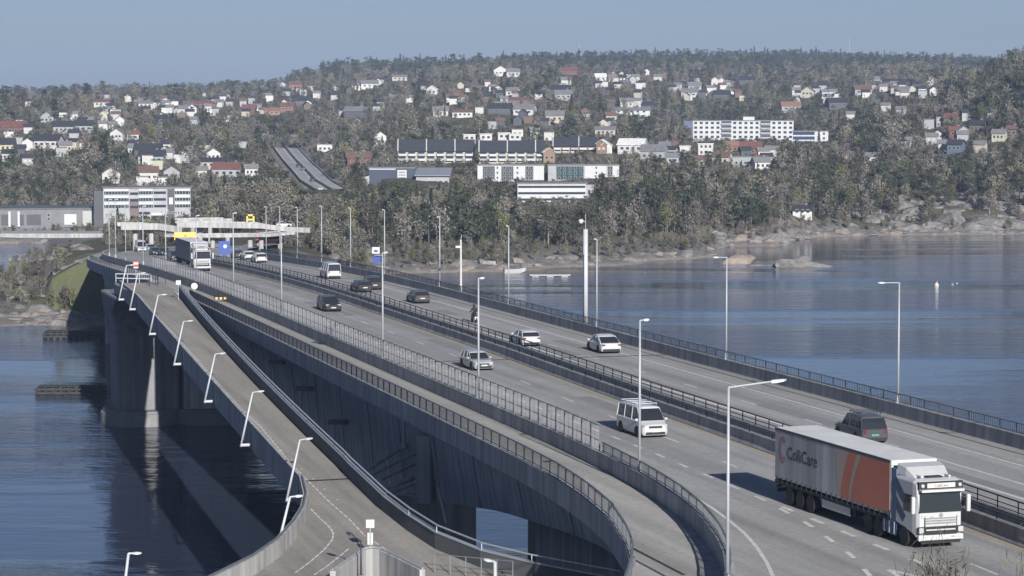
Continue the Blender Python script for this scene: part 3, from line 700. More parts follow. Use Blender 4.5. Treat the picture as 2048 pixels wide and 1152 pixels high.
for i, (s, h) in enumerate(((98, 8.5), (132, 8.5), (170, 8.5), (201, 8.7), (248, 8.1), (277, 9.2), (304, 8), (330, 8), (352, 8.2), (372, 8.3), (388, 9), (402, 9))):
    off = WALL(s) + .18 if s < 240 else WALL(s) + 1.2
    f = S(s, WALL(s) + .18, .97); lamp('street_lamp', f'tall grey street lamp on the fence wall, {nth(i)} from the camera', 'street lamps along the oncoming lanes', f, f + Vector((0, 0, h)), .09, .055, N_ * ARM.get(s, .2) + Vector((0, 0, .1 * ARM.get(s, .2))), galv, None, .7 if s == 98 else .35)
for i, (s, h) in enumerate(((125, 8.4), (159, 8.4), (192, 8.4), (226, 8.3), (256, 8.3), (285, 8.2), (313, 8.2), (333, 8), (352, 8), (370, 7.6), (386, 7.6), (402, 7.6))):
    f = S(s, RPAR(s) + .2, .92); lamp('street_lamp', f'tall grey street lamp on the fjord side parapet, {nth(i)} from the camera', 'street lamps along the fjord side', f, f + Vector((0, 0, h)), .09, .055, N_ * -{125: 1.3, 159: 1.2, 192: .8}.get(s, .15) + Vector((0, 0, .03)), galv, None, .55 if s < 200 else .3)
s, o_, p = onroad(1175, 645, .92); f = S(s, RPAR(s) + .5, .4)
mast = thing('camera_mast', 'thick grey mast with a dome camera on the fjord side parapet', 'mast', f)
MB().tube((0, 0, 0), (0, 0, 9.6), .27, .23, 12).build('pole', lamp_white, mast, smooth=True); MB().tube((0, 0, 9.6), (0, 0, 11.1), .04, .03, 6).build('rod', galv, mast)
MB().tube((0, 0, 10.3), (-.4, -.1, 10.5), .04, n=6).build('arm', galv, mast); MB().lathe([(.02, -.28), (.2, -.2), (.26, 0), (.2, .14), (.05, .2)], (-.45, -.1, 10.4), 12).build('camera_dome', white, mast, smooth=True)
s, o_, p = onroad(918, 582, .92); f = S(s, RPAR(s) + .55, .4)
k = thing('wind_mast', 'short white mast with a small wind vane on the fjord side parapet', 'mast', f)
MB().tube((0, 0, 0), (0, 0, 6.4), .13, .1, 10).build('pole', white, k); MB().box((-.25, 0, 5.6), (.7, .25, .25)).build('instrument_box', white, k); MB().tube((0, 0, 6.4), (.12, 0, 7), .03, n=5).build('vane', white, k)

# ------------------------------------------------------------------ signs and small furniture
def text(s, size, m, parent, loc, rot, ext=.004):
    c = bpy.data.curves.new('lettering', 'FONT'); c.body = s; c.size = size; c.extrude = ext; c.align_x = 'CENTER'; c.align_y = 'CENTER'; c.materials.append(m)
    tmp = bpy.data.objects.new('lettering', c); o = bpy.data.objects.new('lettering', bpy.data.meshes.new_from_object(tmp)); bpy.data.objects.remove(tmp); col.objects.link(o); o.parent = parent; o.location = loc; o.rotation_euler = rot; return o
sign_yellow = mat('sign_yellow', (.70, .42, .10), .5, .05, 1); sign_blue = mat('sign_blue', (.03, .07, .28), .5, .06, 1); sign_red = mat('sign_red', (.55, .06, .06), .5, .08, 1)
def facing(p): return math.atan2(p[0], -p[1]) * 0 + math.atan2(-p[0], p[1]) * 1
def post_sign(name, label, p, h, plates, cat='road sign', r=.04):
    o = thing(name, label, cat, p, math.atan2(-p[0], p[1])); MB().tube((0, 0, 0), (0, 0, h), r, n=8).build('pole', galv, o)
    for shape, w_, hh, zc, m, x in plates:
        if shape == 'r': q = MB().box((x, -.06, zc), (w_, .03, hh)).build('sign_plate', m, o)
        else: q = MB().lathe([(w_ / 2, -.02), (w_ / 2, .02)], (x, -.06, zc), 20, 'y').build('sign_plate', m, o)
    return o
p = onramp(740, 1112); post_sign('cycle_sign', 'double white direction sign on the nose of the ramp island', p + Vector((0, .3, 0)), 2.15, [('r', .5, .5, 1.9, white, 0), ('r', .13, .72, 1.0, white, -.1), ('r', .13, .72, 1.0, white, .1)])
p = onramp(357, 600); post_sign('cycle_sign', 'small white square sign where the ramp forks from the footpath', p, 2.2, [('r', .55, .5, 2.0, white, 0)])
p = onroad(389, 600)[2]; post_sign('round_sign', 'round white sign beside the footpath fork', p, 1.9, [('c', .75, 0, 1.6, white, 0)])
p = onroad(272, 558)[2]; post_sign('warning_sign', 'small red and white sign on the footpath by the far lamps', p, 2.3, [('r', .66, .28, 2.05, white, 0), ('r', .66, .2, 1.78, sign_red, 0), ('r', .66, .2, 1.52, white, 0), ('r', .66, .12, 2.27, sign_red, 0)])
p = S(201, WALL(201) + .18, .97); o = thing('lane_sign', 'pair of small lane signs hung high on a street lamp', 'road sign', p + Vector((-.35, .12, 0)), 0)
MB().box((-.2, 0, 8.9), (.62, .04, .55)).build('sign_plate', white, o); MB().box((-.1, .3, 8.1), (.7, .04, .5)).build('sign_plate', sign_blue, o); MB().box((-.2, -.03, 8.85), (.3, .02, .18)).build('symbol', sign_blue, o); MB().box((0, .06, 8.5), (.7, .05, .05)).build('bracket', galv, o)
y0 = atD(371, 472, 470); o = thing('direction_sign', 'large yellow direction board standing beyond the bridge end', 'road sign', (y0.x, y0.y, float(ground(y0.x, y0.y)[0])), .1)
hh = y0.z - o.location.z; MB().box((0, 0, hh), (4.2, .1, 1.45)).build('sign_plate', sign_yellow, o); MB().tube((-1.3, .12, 0), (-1.3, .12, hh + .5), .07).build('post', galv, o); MB().tube((1.3, .12, 0), (1.3, .12, hh + .5), .07).build('post', galv, o)
MB().add([(-.25, -.06, hh - .15), (.25, -.06, hh + .05), (-.1, -.06, hh + .2)], [(0, 1, 2)]).build('arrow', steel_dark, o)
y0 = atD(449, 495, 430); o = thing('direction_sign', 'tall blue road sign with a white roundel past the far truck', 'road sign', (y0.x, y0.y, y0.z - 2.2), .1)
MB().poly([(-1.0, -.05), (1.0, -.05), (1.0, .05), (-1.0, .05)], 1.0, 3.3).build('sign_plate', sign_blue, o); MB().lathe([(.33, -.02), (.33, .02)], (.1, -.08, 2.4), 16, 'y').build('roundel', white, o)
for x in (-.6, .6): MB().tube((x, .08, -3), (x, .08, 3.2), .06).build('post', galv, o)
# hazard board on the footpath
p = onroad(446, 604)[2]; o = thing('hazard_board', 'low yellow and black hazard board on the footpath below the fence', 'barrier', p, .1)
for i in range(9): MB().box(((i - 4) * .24, 0, .42), (.235, .06, .26)).build('board_segment', sign_yellow if i % 2 else steel_dark, o)
for x in (-.8, .8): MB().box((x, 0, .15), (.08, .4, .3)).build('foot', steel_dark, o)
# white railing and glass shelter at the far edge of the fork
o = thing('end_railing', 'white end railing across the far edge of the ramp platform', 'railing', RP(313, 42.8), HA)
for h in (.55, 1.1): MB().tube((-2.5, 0, h), (2.3, 0, h), .07).build('rail', lamp_white, o)
for x in (-2.5, -.9, .7, 2.3): MB().tube((x, 0, 0), (x, 0, 1.1), .05).build('post', lamp_white, o)
o = thing('glass_shelter', 'small dark framed glass box at the corner of the ramp platform', 'shelter', RP(308, 45.0), HA)
for x in (-.5, .5):
    for y in (-1.2, 1.2): MB().tube((x, y, 0), (x, y, 1.35), .05, n=6).build('post', steel_dark, o)
MB().box((0, 0, 1.38), (1.15, 2.55, .07)).build('top_frame', steel_dark, o); MB().box((-.5, 0, .7), (.02, 2.3, 1.1)).build('pane', mesh_m, o)
p = onramp(925, 1148); o = thing('path_fence', 'thin grey fence at the bottom edge of the ramp branch', 'fence', p)
for i in range(6): MB().box((i * .9 - 1.6, -.45 * i + .3, .55), (.05, .05, 1.1)).build('post', rail_grey, o)
for h in (.5, 1.1): MB().tube((-1.6, .3, h), (2.9, -1.95, h), .03, n=6).build('rail', rail_grey, o)
# timber fenders in the water by the pier
wood = mat('tarred_timber', (.045, .045, .048), .85, .2, 1.5)
def fender(label, p, L, rz):
    o = thing('timber_fender', label, 'fender', p, rz)
    for i in range(int(L / 1.1) + 1):
        for y in (-.9, .9): MB().tube((-L/2 + i * 1.1, y, -1.5), (-L/2 + i * 1.1, y, 1.0 + .15 * (i % 2)), .2, n=7).build('pile', wood, o)
    for y in (-1.15, 1.15):
        for z in (.25, .8): MB().box((0, y, z), (L + .6, .22, .32)).build('waling', wood, o)
    for i in range(int(L / 1.0)): MB().box((-L/2 + .5 + i, 0, 1.15), (.9, 2.2, .12)).build('plank', wood, o)
fender('dark timber fender lying in the water left of the pier', at(142, 788, 0), 9.2, .02); fender('farther timber fender in the water near the grassy shore', at(150, 675, 0), 10.5, .02)

# ------------------------------------------------------------------ vehicles (x forward, y left, origin on the ground)
def wheel(par, x, y, r, wd, side, rimm=None):
    o = put('wheel', None, par); o.location = (x, y, r)
    MB().lathe([(r*.62, -wd/2), (r*.93, -wd/2), (r, -wd/2 + .04), (r, wd/2 - .04), (r*.93, wd/2), (r*.62, wd/2)], n=16, axis='y').build('tyre', black, o, smooth=False)
    MB().lathe([(r*.1, wd*.42*side), (r*.45, wd*.36*side), (r*.63, wd*.47*side), (r*.64, -wd*.3*side), (.02, -wd*.3*side)][::1], n=16, axis='y').build('rim', rimm or chrome, o)
    return o
def ring(x, w_, z0, z1, z2, tuck=.08):
    zm = z0 + (z1 - z0) * .45
    return [(x, -w_ + tuck, z0), (x, w_ - tuck, z0), (x, w_, z0 + .16), (x, w_ + .01, zm), (x, w_ - .03, z1), (x, w_ - .12, z2), (x, -w_ + .12, z2), (x, -w_ + .03, z1), (x, -w_ - .01, zm), (x, -w_, z0 + .16)]
def car(name, label, cat, p, heading, body, kind='hatch', L=4.3, W=1.8, H=1.5, plate=None, group=None, rack=False, lod=False):
    o = thing(name, label, cat, p, heading, group)
    h2, w2 = L / 2, W / 2; b0 = .2; r = .33 if kind != 'van' else .34
    if kind == 'van': belt, hood, noseX, wsB, wsT, rfT, rfB = 1.12, 1.08, h2, h2 - .62, h2 - 1.35, -h2 + .12, -h2 + .04
    elif kind == 'suv': belt, hood, noseX, wsB, wsT, rfT, rfB = 1.02, 1.0, h2, h2 - 1.25, h2 - 2.0, -h2 + .45, -h2 + .12
    elif kind == 'fastback': belt, hood, noseX, wsB, wsT, rfT, rfB = .95, .86, h2, h2 - 1.0, h2 - 1.95, -h2 + 1.55, -h2 + .32
    elif kind == 'wagon': belt, hood, noseX, wsB, wsT, rfT, rfB = .93, .9, h2, h2 - 1.3, h2 - 2.05, -h2 + .5, -h2 + .14
    else: belt, hood, noseX, wsB, wsT, rfT, rfB = .96, .92, h2, h2 - 1.15, h2 - 1.95, -h2 + .6, -h2 + .18
    m = MB(); S_ = []
    for x, wk, zt in ((-h2, .86, belt - .06), (-h2 + .1, .95, belt), (-h2 + .5, 1, belt + .01), (wsB - .3, 1, belt), (wsB, .99, belt - .01), (h2 - .5, .97, hood - .03), (h2 - .12, .92, hood - .17), (h2, .80, hood - .3)):
        lo = b0 + (.12 if abs(x) > h2 - .06 else 0); S_.append(ring(x, w2 * wk, lo, zt - .1, zt))
    m.loft(S_).build('body', body, o, bevel=.03)
    rt = w2 * .76; zb, zt = belt - .03, H - .05
    wb = w2 * .9; sl = .10 if kind != 'van' else .05; xs = [rfB, rfB + (rfT - rfB) * .45, rfT, rfT + (wsT - rfT) * .3, rfT + (wsT - rfT) * .7, wsT, wsT + (wsB - wsT) * .5, wsB]
    zs = [zb + .02, zb + (zt - zb) * .56, zt - sl, zt - sl * .2, zt, zt - sl * .55, zb + (zt - zb) * .56, zb + .02]
    def sec(x, z): q = (z - zb) / (zt - zb); wq = wb + (rt - wb) * q ** 1.3; return [(x, -wb, zb - .05), (x, wb, zb - .05), (x, wq, max(z, zb)), (x, -wq, max(z, zb))]
    MB().loft([sec(x, z) for x, z in zip(xs, zs)]).build('windows', glass, o)
    rx = [rfT - (rfT - rfB) * .10] + xs[2:6] + [wsT + (wsB - wsT) * .10]; rzz = [zt - sl - (zt - zb) * .08] + zs[2:6] + [zt - sl * .55 - (zt - zb) * .08]
    MB().loft([[(x, -rt - .03, z - .03), (x, rt + .03, z - .03), (x, rt, z + .025), (x, rt * .5, z + .055), (x, -rt * .5, z + .055), (x, -rt, z + .025)] for x, z in zip(rx, rzz)]).build('roof', body, o, bevel=.01)
    pl = MB()
    for sgn in (-1, 1):
        def pil(x0, x1, z1, r0): q = min(1, (z1 - zb) / (zt - zb)); pl.tube((x0, sgn * (wb + .01), zb - .04), (x1, sgn * (wb + (rt - wb) * q ** 1.3 + .012), z1), r0, r0 * .8, 6)
        pil(wsB - .02, wsT, zt - sl * .5, .036); pil(rfB + .03, rfT, zt - sl, .05 if kind != 'fastback' else .09)
        for fr in ((.36, .68) if kind in ('van', 'wagon', 'suv') else (.46,)):
            xb = wsB + (rfB - wsB) * fr; pil(xb, xb - .06, zt - sl * .2, .03)
    pl.build('pillars', body, o)
    ax = L * .30
    for x in (ax, -ax):
        for sgn in (-1, 1):
            wheel(o, x + (.05 if x > 0 else 0), sgn * (w2 - .12), r, .22, sgn)
            MB().lathe([(r + .09, -.02), (r + .09, .02)], (x + (.05 if x > 0 else 0), sgn * (w2 - .005), r + .01), 14, 'y').build('wheel_arch', black, o)
    for sgn in (-1, 1):
        MB().box((h2 - .1, sgn * w2 * .66, hood - .24), (.14, .40, .15), rz=-sgn * .35).build('headlight', lamp_clear, o, bevel=.02)
        MB().box((-h2 + .05, sgn * w2 * .74, belt - .17), (.14, .30 if kind not in ('van', 'suv') else .13, .14 if kind not in ('van', 'suv') else .34), rz=sgn * .15).build('tail_light', lamp_red, o, bevel=.02)
        MB().box((wsB - .18, sgn * (w2 + .08), belt + .06), (.12, .2, .14)).build('mirror', body, o, bevel=.03)
    MB().box((h2 - .01, 0, hood - .33), (.06, W * .48, .13)).build('grille', black, o); MB().box((h2 + .005, 0, .36), (.06, W * .7, .14)).build('air_intake', black, o)
    MB().box((-h2 - .005, 0, .34), (.06, W * .82, .2)).build('rear_bumper', black, o)
    MB().box((h2 + .04, 0, .48), (.02, .52, .11)).build('number_plate', white, o); MB().box((-h2 - .03, 0, .62), (.03, .52, .11)).build('number_plate', plate or white, o)
    if rack:
        for sgn in (-1, 1): MB().tube((rfT + .2, sgn * rt * .95, H + .12), (wsT - .2, sgn * rt * .95, H + .12), .025, n=6).build('roof_rail', rack, o)
        for k in range(4):
            x = rfT + .35 + (wsT - rfT - .7) * k / 3; MB().box((x, 0, H + .15), (.06, rt * 2, .04)).box((x, rt * .95, H + .07), (.05, .04, .12)).box((x, -rt * .95, H + .07), (.05, .04, .12)).build('cross_bar', rack, o)
    return o
HL, HR = -math.pi / 2 + HA * -1 * -1, math.pi / 2 - HA                # toward the camera / away
HR = math.atan2(CA, SA); HL = HR + math.pi
p_white = paint('paint_white', (.42, .43, .44)); p_black = paint('paint_black', (.022, .023, .026)); p_dark = paint('paint_anthracite', (.05, .052, .06)); p_silver = paint('paint_silver', (.30, .32, .33)); p_grey = paint('paint_grey', (.13, .135, .14)); p_red = paint('paint_red', (.35, .04, .035))
green_plate = mat('green_plate', (.06, .25, .21), .4, .05, 2)
def onL(x, y): return onroad(x, y)[2]
car('van', 'white van with roof rack coming along the oncoming lanes', 'van', onL(1284, 868), HL + .03, p_white, 'van', 4.9, 1.9, 1.97, rack=lamp_white)
car('car', 'silver estate car on the oncoming lanes behind the white van', 'car', onL(953, 737), HL + .02, p_silver, 'wagon', 4.5, 1.76, 1.5)
car('car', 'black off-road car on the oncoming lanes in mid bridge', 'car', onL(658, 621), HL, p_black, 'suv', 4.6, 1.88, 1.66)
car('car', 'dark pick-up sized car ahead of the far truck', 'car', onL(350, 523), HL, p_dark, 'van', 4.9, 1.9, 1.9)
car('car', 'black car in the far queue right of the tall lamps', 'car', onL(328, 511), HL, p_black, 'hatch')
car('car', 'dark grey car in the far queue left of the pale van', 'car', onL(311, 510), HL, p_dark, 'wagon', 4.4)
car('van', 'pale van at the far head of the oncoming queue', 'van', onL(281, 503), HL, p_white, 'van', 5.2, 1.95, 2.3)
car('car', 'silver car nearly hidden in the far oncoming queue', 'car', onL(300, 502), HL, p_silver, 'hatch')
car('van', 'dark people carrier with roof bars and green number plate driving away', 'van', onL(1721, 880), HR - .03, p_dark, 'suv', 4.8, 1.9, 1.84, plate=green_plate, rack=steel_dark)
car('car', 'white fastback car driving away by the fjord side', 'car', onL(1207, 703), HR - .02, p_white, 'fastback', 4.75, 1.92, 1.6)
car('car', 'white hatchback half hidden by the median railing', 'car', onL(1050, 690), HR, p_white, 'hatch', 4.3, 1.8, 1.48)
car('car', 'dark hatchback driving away ahead of the motorcycle', 'car', onL(836, 605), HR, p_dark, 'hatch', 4.3, 1.82, 1.5)
car('car', 'black saloon beside the median, left of a dark off-roader', 'car', onL(722, 583), HR, p_black, 'wagon', 4.6, 1.82, 1.46)
car('car', 'dark off-road car just right of the black saloon', 'car', onL(742, 578), HR, p_black, 'suv', 4.5, 1.85, 1.68)
car('van', 'white delivery van driving away far along the bridge', 'van', onL(661, 556), HR, p_white, 'van', 4.9, 1.95, 2.1)
car('car', 'white and black car far along the lanes leading away', 'car', onL(518, 525), HR, p_white, 'suv', 4.4, 1.85, 1.6)
car('car', 'white car behind the median just beyond the far truck', 'car', onL(495, 519), HR, p_white, 'wagon', 4.5, 1.8, 1.5)
car('car', 'dark car beside the blue sign at the bridge end', 'car', onL(476, 516), HR, p_dark, 'hatch')

# ------------------------------------------------------------------ the articulated trucks
def truck(name, label, p, heading, cabc, curtain, big=True):
    o = thing(name, label, 'truck', p, heading)              # origin under the front bumper
    W = 2.5; w2 = W / 2; dark = mat('chassis', (.03, .031, .034), .7, .1, 3)
    c = MB(); rings = []
    def rr(x, w_, z0, z1, k=.16): return [(x, -w_ + k, z0), (x, w_ - k, z0), (x, w_, z0 + k), (x, w_, z1 - k), (x, w_ - k, z1), (x, -w_ + k, z1), (x, -w_, z1 - k), (x, -w_, z0 + k)]
    for x, w_, z0, z1 in ((-2.25, w2, .95, 3.35), (-2.2, w2, .95, 3.4), (-.5, w2, .62, 3.4), (-.18, w2 * .97, .45, 3.3), (0, w2 * .88, .42, 2.0)): rings.append(rr(x, w_, z0, z1))
    cab = c.loft(rings).build('cab', cabc, o, bevel=.04)
    def slab(nm, c_, d_, m, par=None, **k): return MB().box(c_, d_).build(nm, m, par or o, **k)
    # raked windscreen with its frame
    def front(z): return float(np.interp(z, [.42, 2.0, 3.3], [0, 0, -.18]))
    ws = MB().loft([[(front(1.88) + .03, -1.13, 1.88), (front(1.88) + .03, 1.13, 1.88), (front(2.78) + .03, 1.08, 2.78), (front(2.78) + .03, -1.08, 2.78)], [(-.3, -1.13, 1.88), (-.3, 1.13, 1.88), (-.3, 1.08, 2.78), (-.3, -1.08, 2.78)]]).build('windscreen', glass, o)
    slab('dashboard_trim', (.02, 0, 1.84), (.06, 2.3, .07), black); slab('sun_visor', (.12, 0, 2.88), (.34, 2.3, .12), white, bevel=.03)
    sg = slab('roof_sign', (-.06, .0, 3.12), (.16, 2.36, .34), black); lb_ = slab('sign_light_box', (.04, 0, 3.12), (.04, 1.5, .22), white, sg)
    text('ColliCare', .19, mat('lettering_dark', (.05, .05, .06), .6), lb_, (.065, 0, 3.11), (R(90), 0, R(90)))
    for y in (-1.0, 1.0): MB().lathe([(.09, -.03), (.09, .04)], (.05, y, 3.12), 12, 'x').build('spot_lamp', lamp_clear, sg)
    slab('roof_hatch', (-.95, 0, 3.43), (.75, .85, .06), black)
    for y in (-.75, .75): slab('roof_horn', (-.75, y, 3.46), (.5, .12, .1), white, bevel=.03)
    MB().loft([[(-.9, -.95, 3.38), (-.9, .95, 3.38), (-.95, .9, 3.44), (-.95, -.9, 3.44)], [(-1.5, -1.1, 3.38), (-1.5, 1.1, 3.38), (-1.6, 1.05, 3.82), (-1.6, -1.05, 3.82)], [(-2.3, -1.18, 3.36), (-2.3, 1.18, 3.36), (-2.3, 1.15, 3.95), (-2.3, -1.15, 3.95)]]).build('roof_deflector', cabc, o, bevel=.05)
    # grille, bumper, lights
    slab('upper_grille', (.035, 0, 1.32), (.05, 1.7, .46), mat('grille_grey', (.20, .20, .205), .5, .1, 3), bevel=.02)
    slab('brand_bar', (.03, 0, 1.63), (.04, 2.05, .16), cabc); a_ = slab('emblem_bar', (.06, 0, 1.66), (.02, .32, .05), chrome); a_.rotation_euler = (R(20), 0, 0)
    MB().lathe([(.11, -.015), (.11, .02)], (.055, 0, 1.66), 16, 'x').build('emblem', chrome, o)
    for z, h in ((1.07, .13), (.83, .2)): slab('grille_slot', (.06, 0, z), (.06, 1.6, h), black)
    for z in (1.22, 1.34, 1.46): slab('grille_bar', (.065, 0, z), (.02, 1.66, .035), cabc)
    for y in (-1.0, 1.0): slab('corner_seam', (.045, y * .86, 1.15), (.03, .03, 1.0), black); slab('lamp_frame', (.02, y * 1.0, .94), (.13, .44, .36), black, bevel=.04)
    slab('bumper_lip', (.11, 0, .45), (.05, 2.2, .05), black)
    slab('grille_panel', (.045, 0, .95), (.05, 1.62, .12), cabc); slab('grille_panel', (.045, 0, 1.18), (.05, 1.62, .1), cabc)
    slab('bumper', (.02, 0, .58), (.2, 2.42, .3), cabc, bevel=.06); slab('number_plate', (.135, 0, .58), (.02, .52, .12), white); slab('step_gap', (.0, 0, .36), (.14, 2.1, .12), black)
    for y in (-1.02, 1.02):
        hl = MB().box((0, 0, 0), (.1, .36, .28)).build('headlight', lamp_clear, o, bevel=.04); hl.location = (.06, y, .95); hl.rotation_euler = (0, 0, -.3 if y > 0 else .3)
        slab('fog_lamp', (.1, y * .92, .6), (.06, .26, .1), lamp_clear)
        m_ = slab('mirror', (.02, y * 1.46, 2.2), (.2, .2, .85), cabc, bevel=.05); MB().tube((-.15, y * 1.2, 2.55), (.02, y * 1.45, 2.55), .03, n=6).build('mirror_arm', black, m_); slab('mirror_glass', (-.09, y * 1.46, 2.2), (.03, .17, .75), glass, m_)
        dr = MB().poly([(-.35, .0), (-1.45, .0), (-1.45, 1.0), (-.55, 1.0)], 0, .03).build('side_window', glass, o); dr.rotation_euler = (R(90), 0, 0); dr.location = (0, y / 1.02 * 1.255 + (.03 if y < 0 else 0), 1.75); dr.scale = (1, .85, 1) 
        slab('side_fairing', (-2.7, y * 1.17, 2.0), (.9, .06, 3.3), mat('fairing_blue', (.10, .14, .24), .5, .1, 2) if big else cabc)
    blue = mat('chevron_blue', (.045, .075, .15), .45, .1, 2); pale = mat('chevron_pale', (.5, .53, .58), .45, .06, 2)
    for sgn in (-1, 1):
        y = sgn * 1.258
        for k in range(2):
            z = 1.15 + k * .95; q = MB().add([(-1.5, y, z), (-2.2, y, z + .55), (-2.2, y, z + 1.2), (-1.2, y, z + .35)], [(0, 1, 2, 3)]).build('chevron_print', blue if k else blue, cab)
        tk = slab('fuel_tank', (-2.95, sgn * 1.08, .72), (1.55, .34, .62), blue, bevel=.05)
        for k in range(3): slab('tank_stripe', (-2.4 - k * .52, sgn * 1.255, .72), (.1, .012, .6), pale, tk)
    slab('chassis_frame', (-4.2, 0, .85), (5.2, .9, .28), dark); slab('fifth_wheel', (-4.6, 0, 1.08), (.9, 1.0, .1), dark)
    for x, tw in ((-1.35, .32), (-4.15, .55)) + (((-5.25, .55),) if big else ()):
        for sgn in (-1, 1): wheel(o, x, sgn * (1.26 - tw / 2), .5, tw, sgn, chrome)
    # the trailer: curtain sides, roof, bulkhead, doors
    x0, x1, zb, zt = -2.85, -16.45, 1.12, 4.0; xm = (x0 + x1) / 2; Lt = x0 - x1
    grey = streaked('curtain_grey', (.40, .40, .41), (.34, .34, .35)) if big else curtain
    slab('trailer_floor', (xm, 0, zb - .06), (Lt, 2.5, .2), dark); slab('roof', (xm, 0, zt - .02), (Lt - .03, 2.49, .05), mat('roof_tarpaulin', (.62, .62, .62), .6, .08, .6, bump=.02, bscale=1)); slab('bulkhead', (x0 + .02, 0, (zb + zt) / 2), (.05, 2.46, zt - zb), white)
    MB().box((x0 + .02, 0, zt - .13), (.14, 2.5, .26)).build('front_roof_beam', white, o, bevel=.02)
    for y in (-.62, .62): slab('rear_door', (x1 + .02, y, (zb + zt) / 2), (.06, 1.22, zt - zb), mat('door_grey', (.5, .5, .5), .5, .06, 1))
    for sgn in (-1, 1):
        cu = slab('side_curtain', (xm, sgn * 1.262, (zb + zt) / 2 + .03), (Lt - .02, .02, zt - zb - .26), grey)
        slab('roof_rail', (xm, sgn * 1.265, zt - .07), (Lt, .04, .14), mat('rail_dark', (.07, .07, .08), .5)); 
        if big:
            yy = sgn * 1.275; tan_ = mat('print_tan', (.43, .33, .28), .55, .07, .5); red_ = mat('print_red', (.50, .165, .105), .55, .07, .5)
            def prt(nm, f0, f1, bow, m, dy, lo=0.0):
                pts = []; n_ = 10
                for i in range(n_ + 1):
                    q = i / n_; pts.append((x1 + (f0 + bow * (q ** 1.7)) * Lt, yy + sgn * dy, zb + .28 + q * (zt - zb - .45)))
                for i in range(n_, -1, -1):
                    q = i / n_; pts.append((x1 + min(.998, f1 + (bow * (q ** 1.7) if f1 < .95 else 0)) * Lt, yy + sgn * dy, zb + .28 + q * (zt - zb - .45)))
                n2_ = len(pts); MB().add(pts, [(i, i + 1, n2_ - 2 - i, n2_ - 1 - i) for i in range(n_)]).build(nm, m, cu)
            prt('curtain_print', .56, .998, .0, tan_, .002); prt('curtain_print', .60, .665, .07, red_, .006); prt('curtain_print', .69, .998, .08, red_, .006)
            tx = text('ColliCare', .95, mat('print_black', (.03, .03, .035), .6), cu, (x1 + .255 * Lt, yy + sgn * .004, 2.78), (R(90), 0, R(0 if sgn < 0 else 180)))
            c_ = MB(); A = [(x1 + .075 * Lt + (.46 * math.cos(t) if True else 0), 2.9 + .75 * math.sin(t)) for t in np.linspace(.7, 5.6, 16)]; B = [(x1 + .075 * Lt + .24 * math.cos(t), 2.9 + .45 * math.sin(t)) for t in np.linspace(.8, 5.5, 16)]
            c_.add([(x, yy + sgn * .004, z) for x, z in A] + [(x, yy + sgn * .004, z) for x, z in B], [(i, i + 1, 17 + i, 16 + i) for i in range(15)]).build('curtain_emblem', mat('print_faded_red', (.38, .20, .19), .6), cu)
            for i in range(22): slab('curtain_strap', (x1 + .35 + i * .61, sgn * 1.28, zb + .12), (.07, .02, .34), dark, cu)
        slab('lower_rail', (xm, sgn * 1.25, zb - .02), (Lt, .05, .12), dark); slab('side_guard', (-9.0, sgn * 1.2, .72), (3.3, .04, .42), white)
    for x in (-12.0, -13.3, -14.6):
        for sgn in (-1, 1): wheel(o, x, sgn * 1.06, .5, .38, sgn, mat('wheel_grey', (.16, .16, .17), .5, .1, 3))
    slab('trailer_frame', (-11, 0, .95), (10, 1.0, .25), dark); slab('rear_underrun', (x1 + .15, 0, .6), (.12, 2.35, .2), dark); slab('pallet_box', (-7.3, 0, .8), (.7, 2.2, .5), dark)
    for sgn in (-1, 1): slab('tail_light', (x1 - .02, sgn * 1.0, .8), (.06, .35, .14), lamp_red); slab('landing_leg', (-6.4, sgn * .8, .6), (.14, .14, .7), dark)
    return o
s, o_, p = onroad(1880, 1098)
truck('articulated_truck', 'articulated truck with white cab and grey orange curtain trailer on the oncoming lanes', p, HL + .035, p_white, None)
s, o_, p = onroad(405, 543)
truck('articulated_truck', 'far articulated truck with white and black cab and plain grey trailer', p, HL, p_white, mat('curtain_plain', (.17, .185, .19), .6, .08, .8), False)

# ------------------------------------------------------------------ motorcycle and rider
s, o_, p = onroad(948, 645); mc = thing('motorcycle', 'small motorcycle driving away in the lane beside the median', 'motorcycle', p, HR)
for x in (-.68, .68): wheel(mc, x, 0, .31, .13, 1)
MB().loft([[(x, -w_, z0), (x, w_, z0), (x, w_ * .7, z1), (x, -w_ * .7, z1)] for x, w_, z0, z1 in ((-.75, .1, .62, .78), (-.2, .16, .5, .8), (.15, .2, .45, .92), (.55, .15, .5, .9))]).build('body', p_black, mc, bevel=.03)
MB().box((-.35, 0, .84), (.6, .26, .09)).build('seat', black, mc, bevel=.03); MB().tube((.5, -.36, 1.05), (.5, .36, 1.05), .022, n=6).build('handlebar', steel_dark, mc)
MB().tube((.68, 0, .31), (.5, 0, 1.0), .05, n=6).build('fork', steel, mc); MB().box((-.85, 0, .72), (.1, .2, .14)).build('tail_light', lamp_red, mc); MB().box((-.84, 0, .52), (.06, .3, .3)).build('number_plate', white, mc); MB().tube((-.7, -.17, .35), (.1, -.17, .4), .06, n=6).build('exhaust', chrome, mc)
def skinned(name, joints, edges, m, parent=None, root=0):
    me = bpy.data.meshes.new(name); me.from_pydata([j[0] for j in joints], edges, []); me.materials.append(m)
    o = put(name, me, parent); sk = o.modifiers.new('skin', 'SKIN'); sd = o.modifiers.new('sub', 'SUBSURF'); sd.levels = sd.render_levels = 1
    for v, j in zip(me.skin_vertices[0].data, joints): v.radius = (j[1], j[1])
    me.skin_vertices[0].data[root].use_root = True; return o
rider = thing('person', 'motorcycle rider in black clothing and dark helmet, seen from behind', 'person', p, HR)
